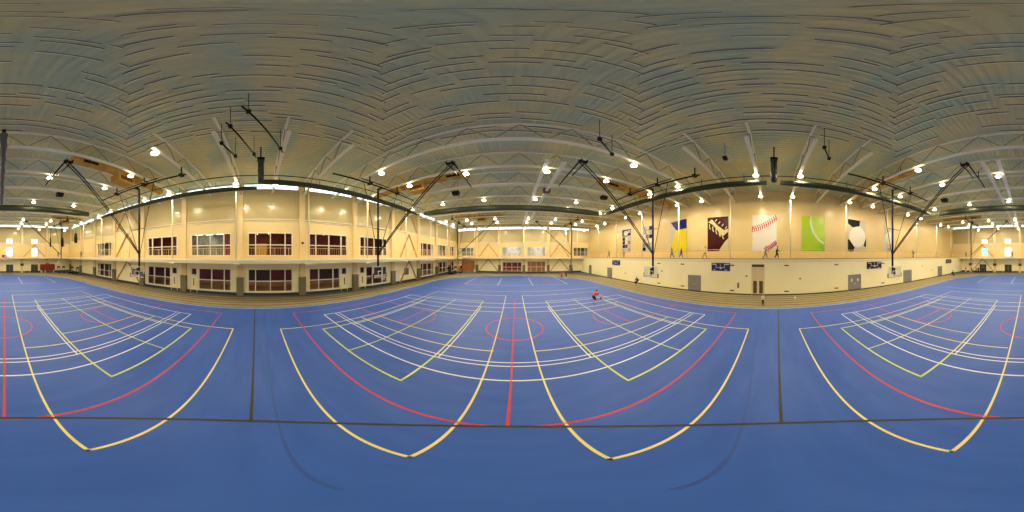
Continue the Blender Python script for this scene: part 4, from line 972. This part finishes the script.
    for nm in 'LR':
        J['ank2'+nm] = J['an'+nm]*1.0
        skin_obj('shoe', [('an'+nm,'to'+nm),('an'+nm,'he'+nm)], dict(an=0.05, to=(0.045,0.036), he=(0.046,0.036)), 'c_black' if shirt != 'c_black' else 'c_white')
    b = B(); c = J['hd']
    n, mm = 12, 7; rings = []
    for i in range(mm+1):
        ph = PI*0.62*i/mm; rings.append([b.bm.verts.new(c + Vector((0.088*k*math.sin(ph)*math.cos(2*PI*j/n), (-0.018+0.104*math.sin(ph)*math.sin(2*PI*j/n))*k if not (math.sin(2*PI*j/n) > 0.3 and i > 3) else (-0.018+0.05*math.sin(2*PI*j/n))*k, (0.035+0.118*math.cos(ph))*k))) for j in range(n)])
    for a, d_ in zip(rings, rings[1:]):
        for j in range(n): b._f([a[j], a[(j+1)%n], d_[(j+1)%n], d_[j]], True)
    o = obj('hair', b, 'hair', None, base=(0,0,0)); o.parent = rt
    b = B()
    b.bar(c+Vector((-0.026*k, 0.093*k, -0.052*k)), c+Vector((0.026*k, 0.093*k, -0.052*k)), 0.012*k, 0.012*k)
    o = obj('mouth', b, 'c_brown', None, base=(0,0,0)); o.parent = rt
    for s in (-1, 1):
        b = B(); b.ball(c+Vector((s*0.032*k, 0.084*k, 0.012*k)), 0.010*k, 8, 6); o = obj('eye', b, 'c_brown', None, base=(0,0,0)); o.parent = rt
        b = B(); b.ball(c+Vector((s*0.076*k, 0.0, 0.0)), 0.024*k, 8, 6); o = obj('ear', b, skin, None, base=(0,0,0)); o.parent = rt
    return rt, J
F0 = 0.008
rt_, J_ = person(7.86, 14.35, F0, R(-65), 'bend', 'c_red', 'c_black', 'person bending forward in red shirt and black shorts on the court', 1.8, 'skin2', shorts=True)
hp = Matrix.Rotation(R(-65), 3, 'Z') @ (J_['paR'] + Vector((0.0, 0.04, -0.19))) + Vector((7.86, 14.35, F0))
rt = thing('basketball', (hp.x, hp.y, hp.z-0.12), 'brown basketball under the hand of the bending player in red', 'ball')
b = B(); b.ball(hp, 0.12, 16, 10); obj('leather', b, 'ball_leather', rt)
b = B(); b.ring(hp, 0.1195, 0.003, 24); b.ring(hp, 0.1195, 0.003, 24, 'x'); obj('seams', b, 'black', rt)
person(10.2, 32.6, F0, R(-80), 'play', 'c_red', 'c_black', 'player in red shirt leaning on the far court', 1.85, shorts=True)
person(11.6, 33.6, F0, R(80), 'play', 'c_black', 'c_black', 'player in black facing the red shirted player', 1.85, shorts=True)
person(17.0, 44.3, 0.0, R(160), 'stand', 'c_brown', 'c_black', 'person in dark brown standing by the front mural corner', 1.8, sleeve='long')
person(19.75, 20.5, 0.0, R(100), 'sit', 'c_black', 'c_black', 'person in black sitting by the front mural wall', 1.75, sleeve='long')
person(17.25, -36.9, 0.0, R(60), 'sit', 'c_navy', 'c_black', 'person in dark clothes sitting at the back of the track', 1.75, sleeve='long')
person(16.0, 0.5, 0.005, R(70), 'stand', 'c_cream', 'c_black', 'small child in cream shirt and black trousers on the tan track', 1.18, 'skin2')
for x, sh, pa, lab, ps in ((17.2, 'c_red', 'c_white', 'person in red top standing by the back mural corner', 'stand'), (15.4, 'c_black', 'c_brown', 'person in black top and brown trousers at the back wall', 'walk'), (14.1, 'c_brown', 'c_black', 'person in brown top walking along the back wall', 'walk'), (13.3, 'c_navy', 'c_black', 'person in navy top standing at the back wall', 'stand'), (11.9, 'c_black', 'c_navy', 'person in black standing before the dark doors near the mural corner', 'stand')):
    person(x, -46.3+0.2*math.sin(x*3), 0.0, R(20 if ps == 'stand' else 80), ps, sh, pa, lab, 1.78, sleeve='long')
WX = 22.0
for y, sh, pa, lab, rz, ps, h in ((14.7, 'c_grey', 'c_black', 'walker in grey under the volleyball mural', 0, 'walk', 1.78), (13.0, 'c_black', 'c_grey', 'walker in black under the volleyball mural', 180, 'walk', 1.72), (9.0, 'c_cream', 'c_tan', 'walker in cream top and tan trousers beside the football mural', 180, 'walk', 1.8),
        (0.35, 'c_blue', 'c_grey', 'walker in light blue shirt under the baseball mural', 180, 'walk', 1.8), (-1.2, 'c_black', 'c_black', 'walker in black under the end of the baseball mural', 180, 'walk', 1.75), (32.6, 'c_grey', 'c_black', 'walker in dark grey on the walkway near the front corner', 180, 'walk', 1.75),
        (-27.2, 'c_brown', 'c_black', 'walker in brown on the walkway near the back corner', 0, 'walk', 1.75), (26.9, 'c_tan', 'c_tan', 'walker in tan under the narrow collage banner', 0, 'stand', 1.7)):
    person(WX, y, ZS1+0.002, R(rz), ps, sh, pa, lab, h, sleeve='long')
person(-19.6, -36.0, ZS1+0.002, R(170), 'walk', 'c_brown', 'c_black', 'walker in dark brown on the office balcony near the back corner', 1.75, sleeve='long')
person(-17.6, -47.3, ZS1+0.002, R(40), 'stand', 'c_black', 'c_black', 'person in black on the back balcony above the red mat', 1.75, sleeve='long')
person(3.4, -47.2, ZS1+0.002, R(0), 'stand', 'c_brown', 'c_black', 'person in brown standing by a tall window on the back balcony', 1.75, sleeve='long')
person(17.6, -47.3, ZS1+0.002, R(0), 'stand', 'c_grey', 'c_brown', 'person in grey on the back balcony near the mural corner', 1.75, sleeve='long')

# ------------------------------------------------------------------ daylight, camera
wd = bpy.data.worlds.new('daylight'); bpy.context.scene.world = wd; wd.use_nodes = True
bg = wd.node_tree.nodes['Background']; bg.inputs['Color'].default_value = (0.86, 0.95, 1.0, 1); bg.inputs['Strength'].default_value = 2.4
cam = bpy.data.cameras.new('camera'); co = bpy.data.objects.new('camera', cam); C.objects.link(co)
cam.type = 'PANO'; cam.panorama_type = 'EQUIRECTANGULAR'
co.location = (0, 0, 5.0); co.rotation_euler = (R(90), 0, 0)
cam.clip_start = 0.05; cam.clip_end = 500
sc = bpy.context.scene; sc.camera = co
sc.view_settings.view_transform = 'Standard'; sc.view_settings.look = 'None'; sc.view_settings.gamma = 1; sc.view_settings.exposure = 0.36
sc.view_settings.use_curve_mapping = False
sc.cycles.use_denoising = True
sc.cycles.max_bounces = 8; sc.cycles.diffuse_bounces = 5; sc.cycles.transparent_max_bounces = 12
sc.cycles.sample_clamp_indirect = 4.0
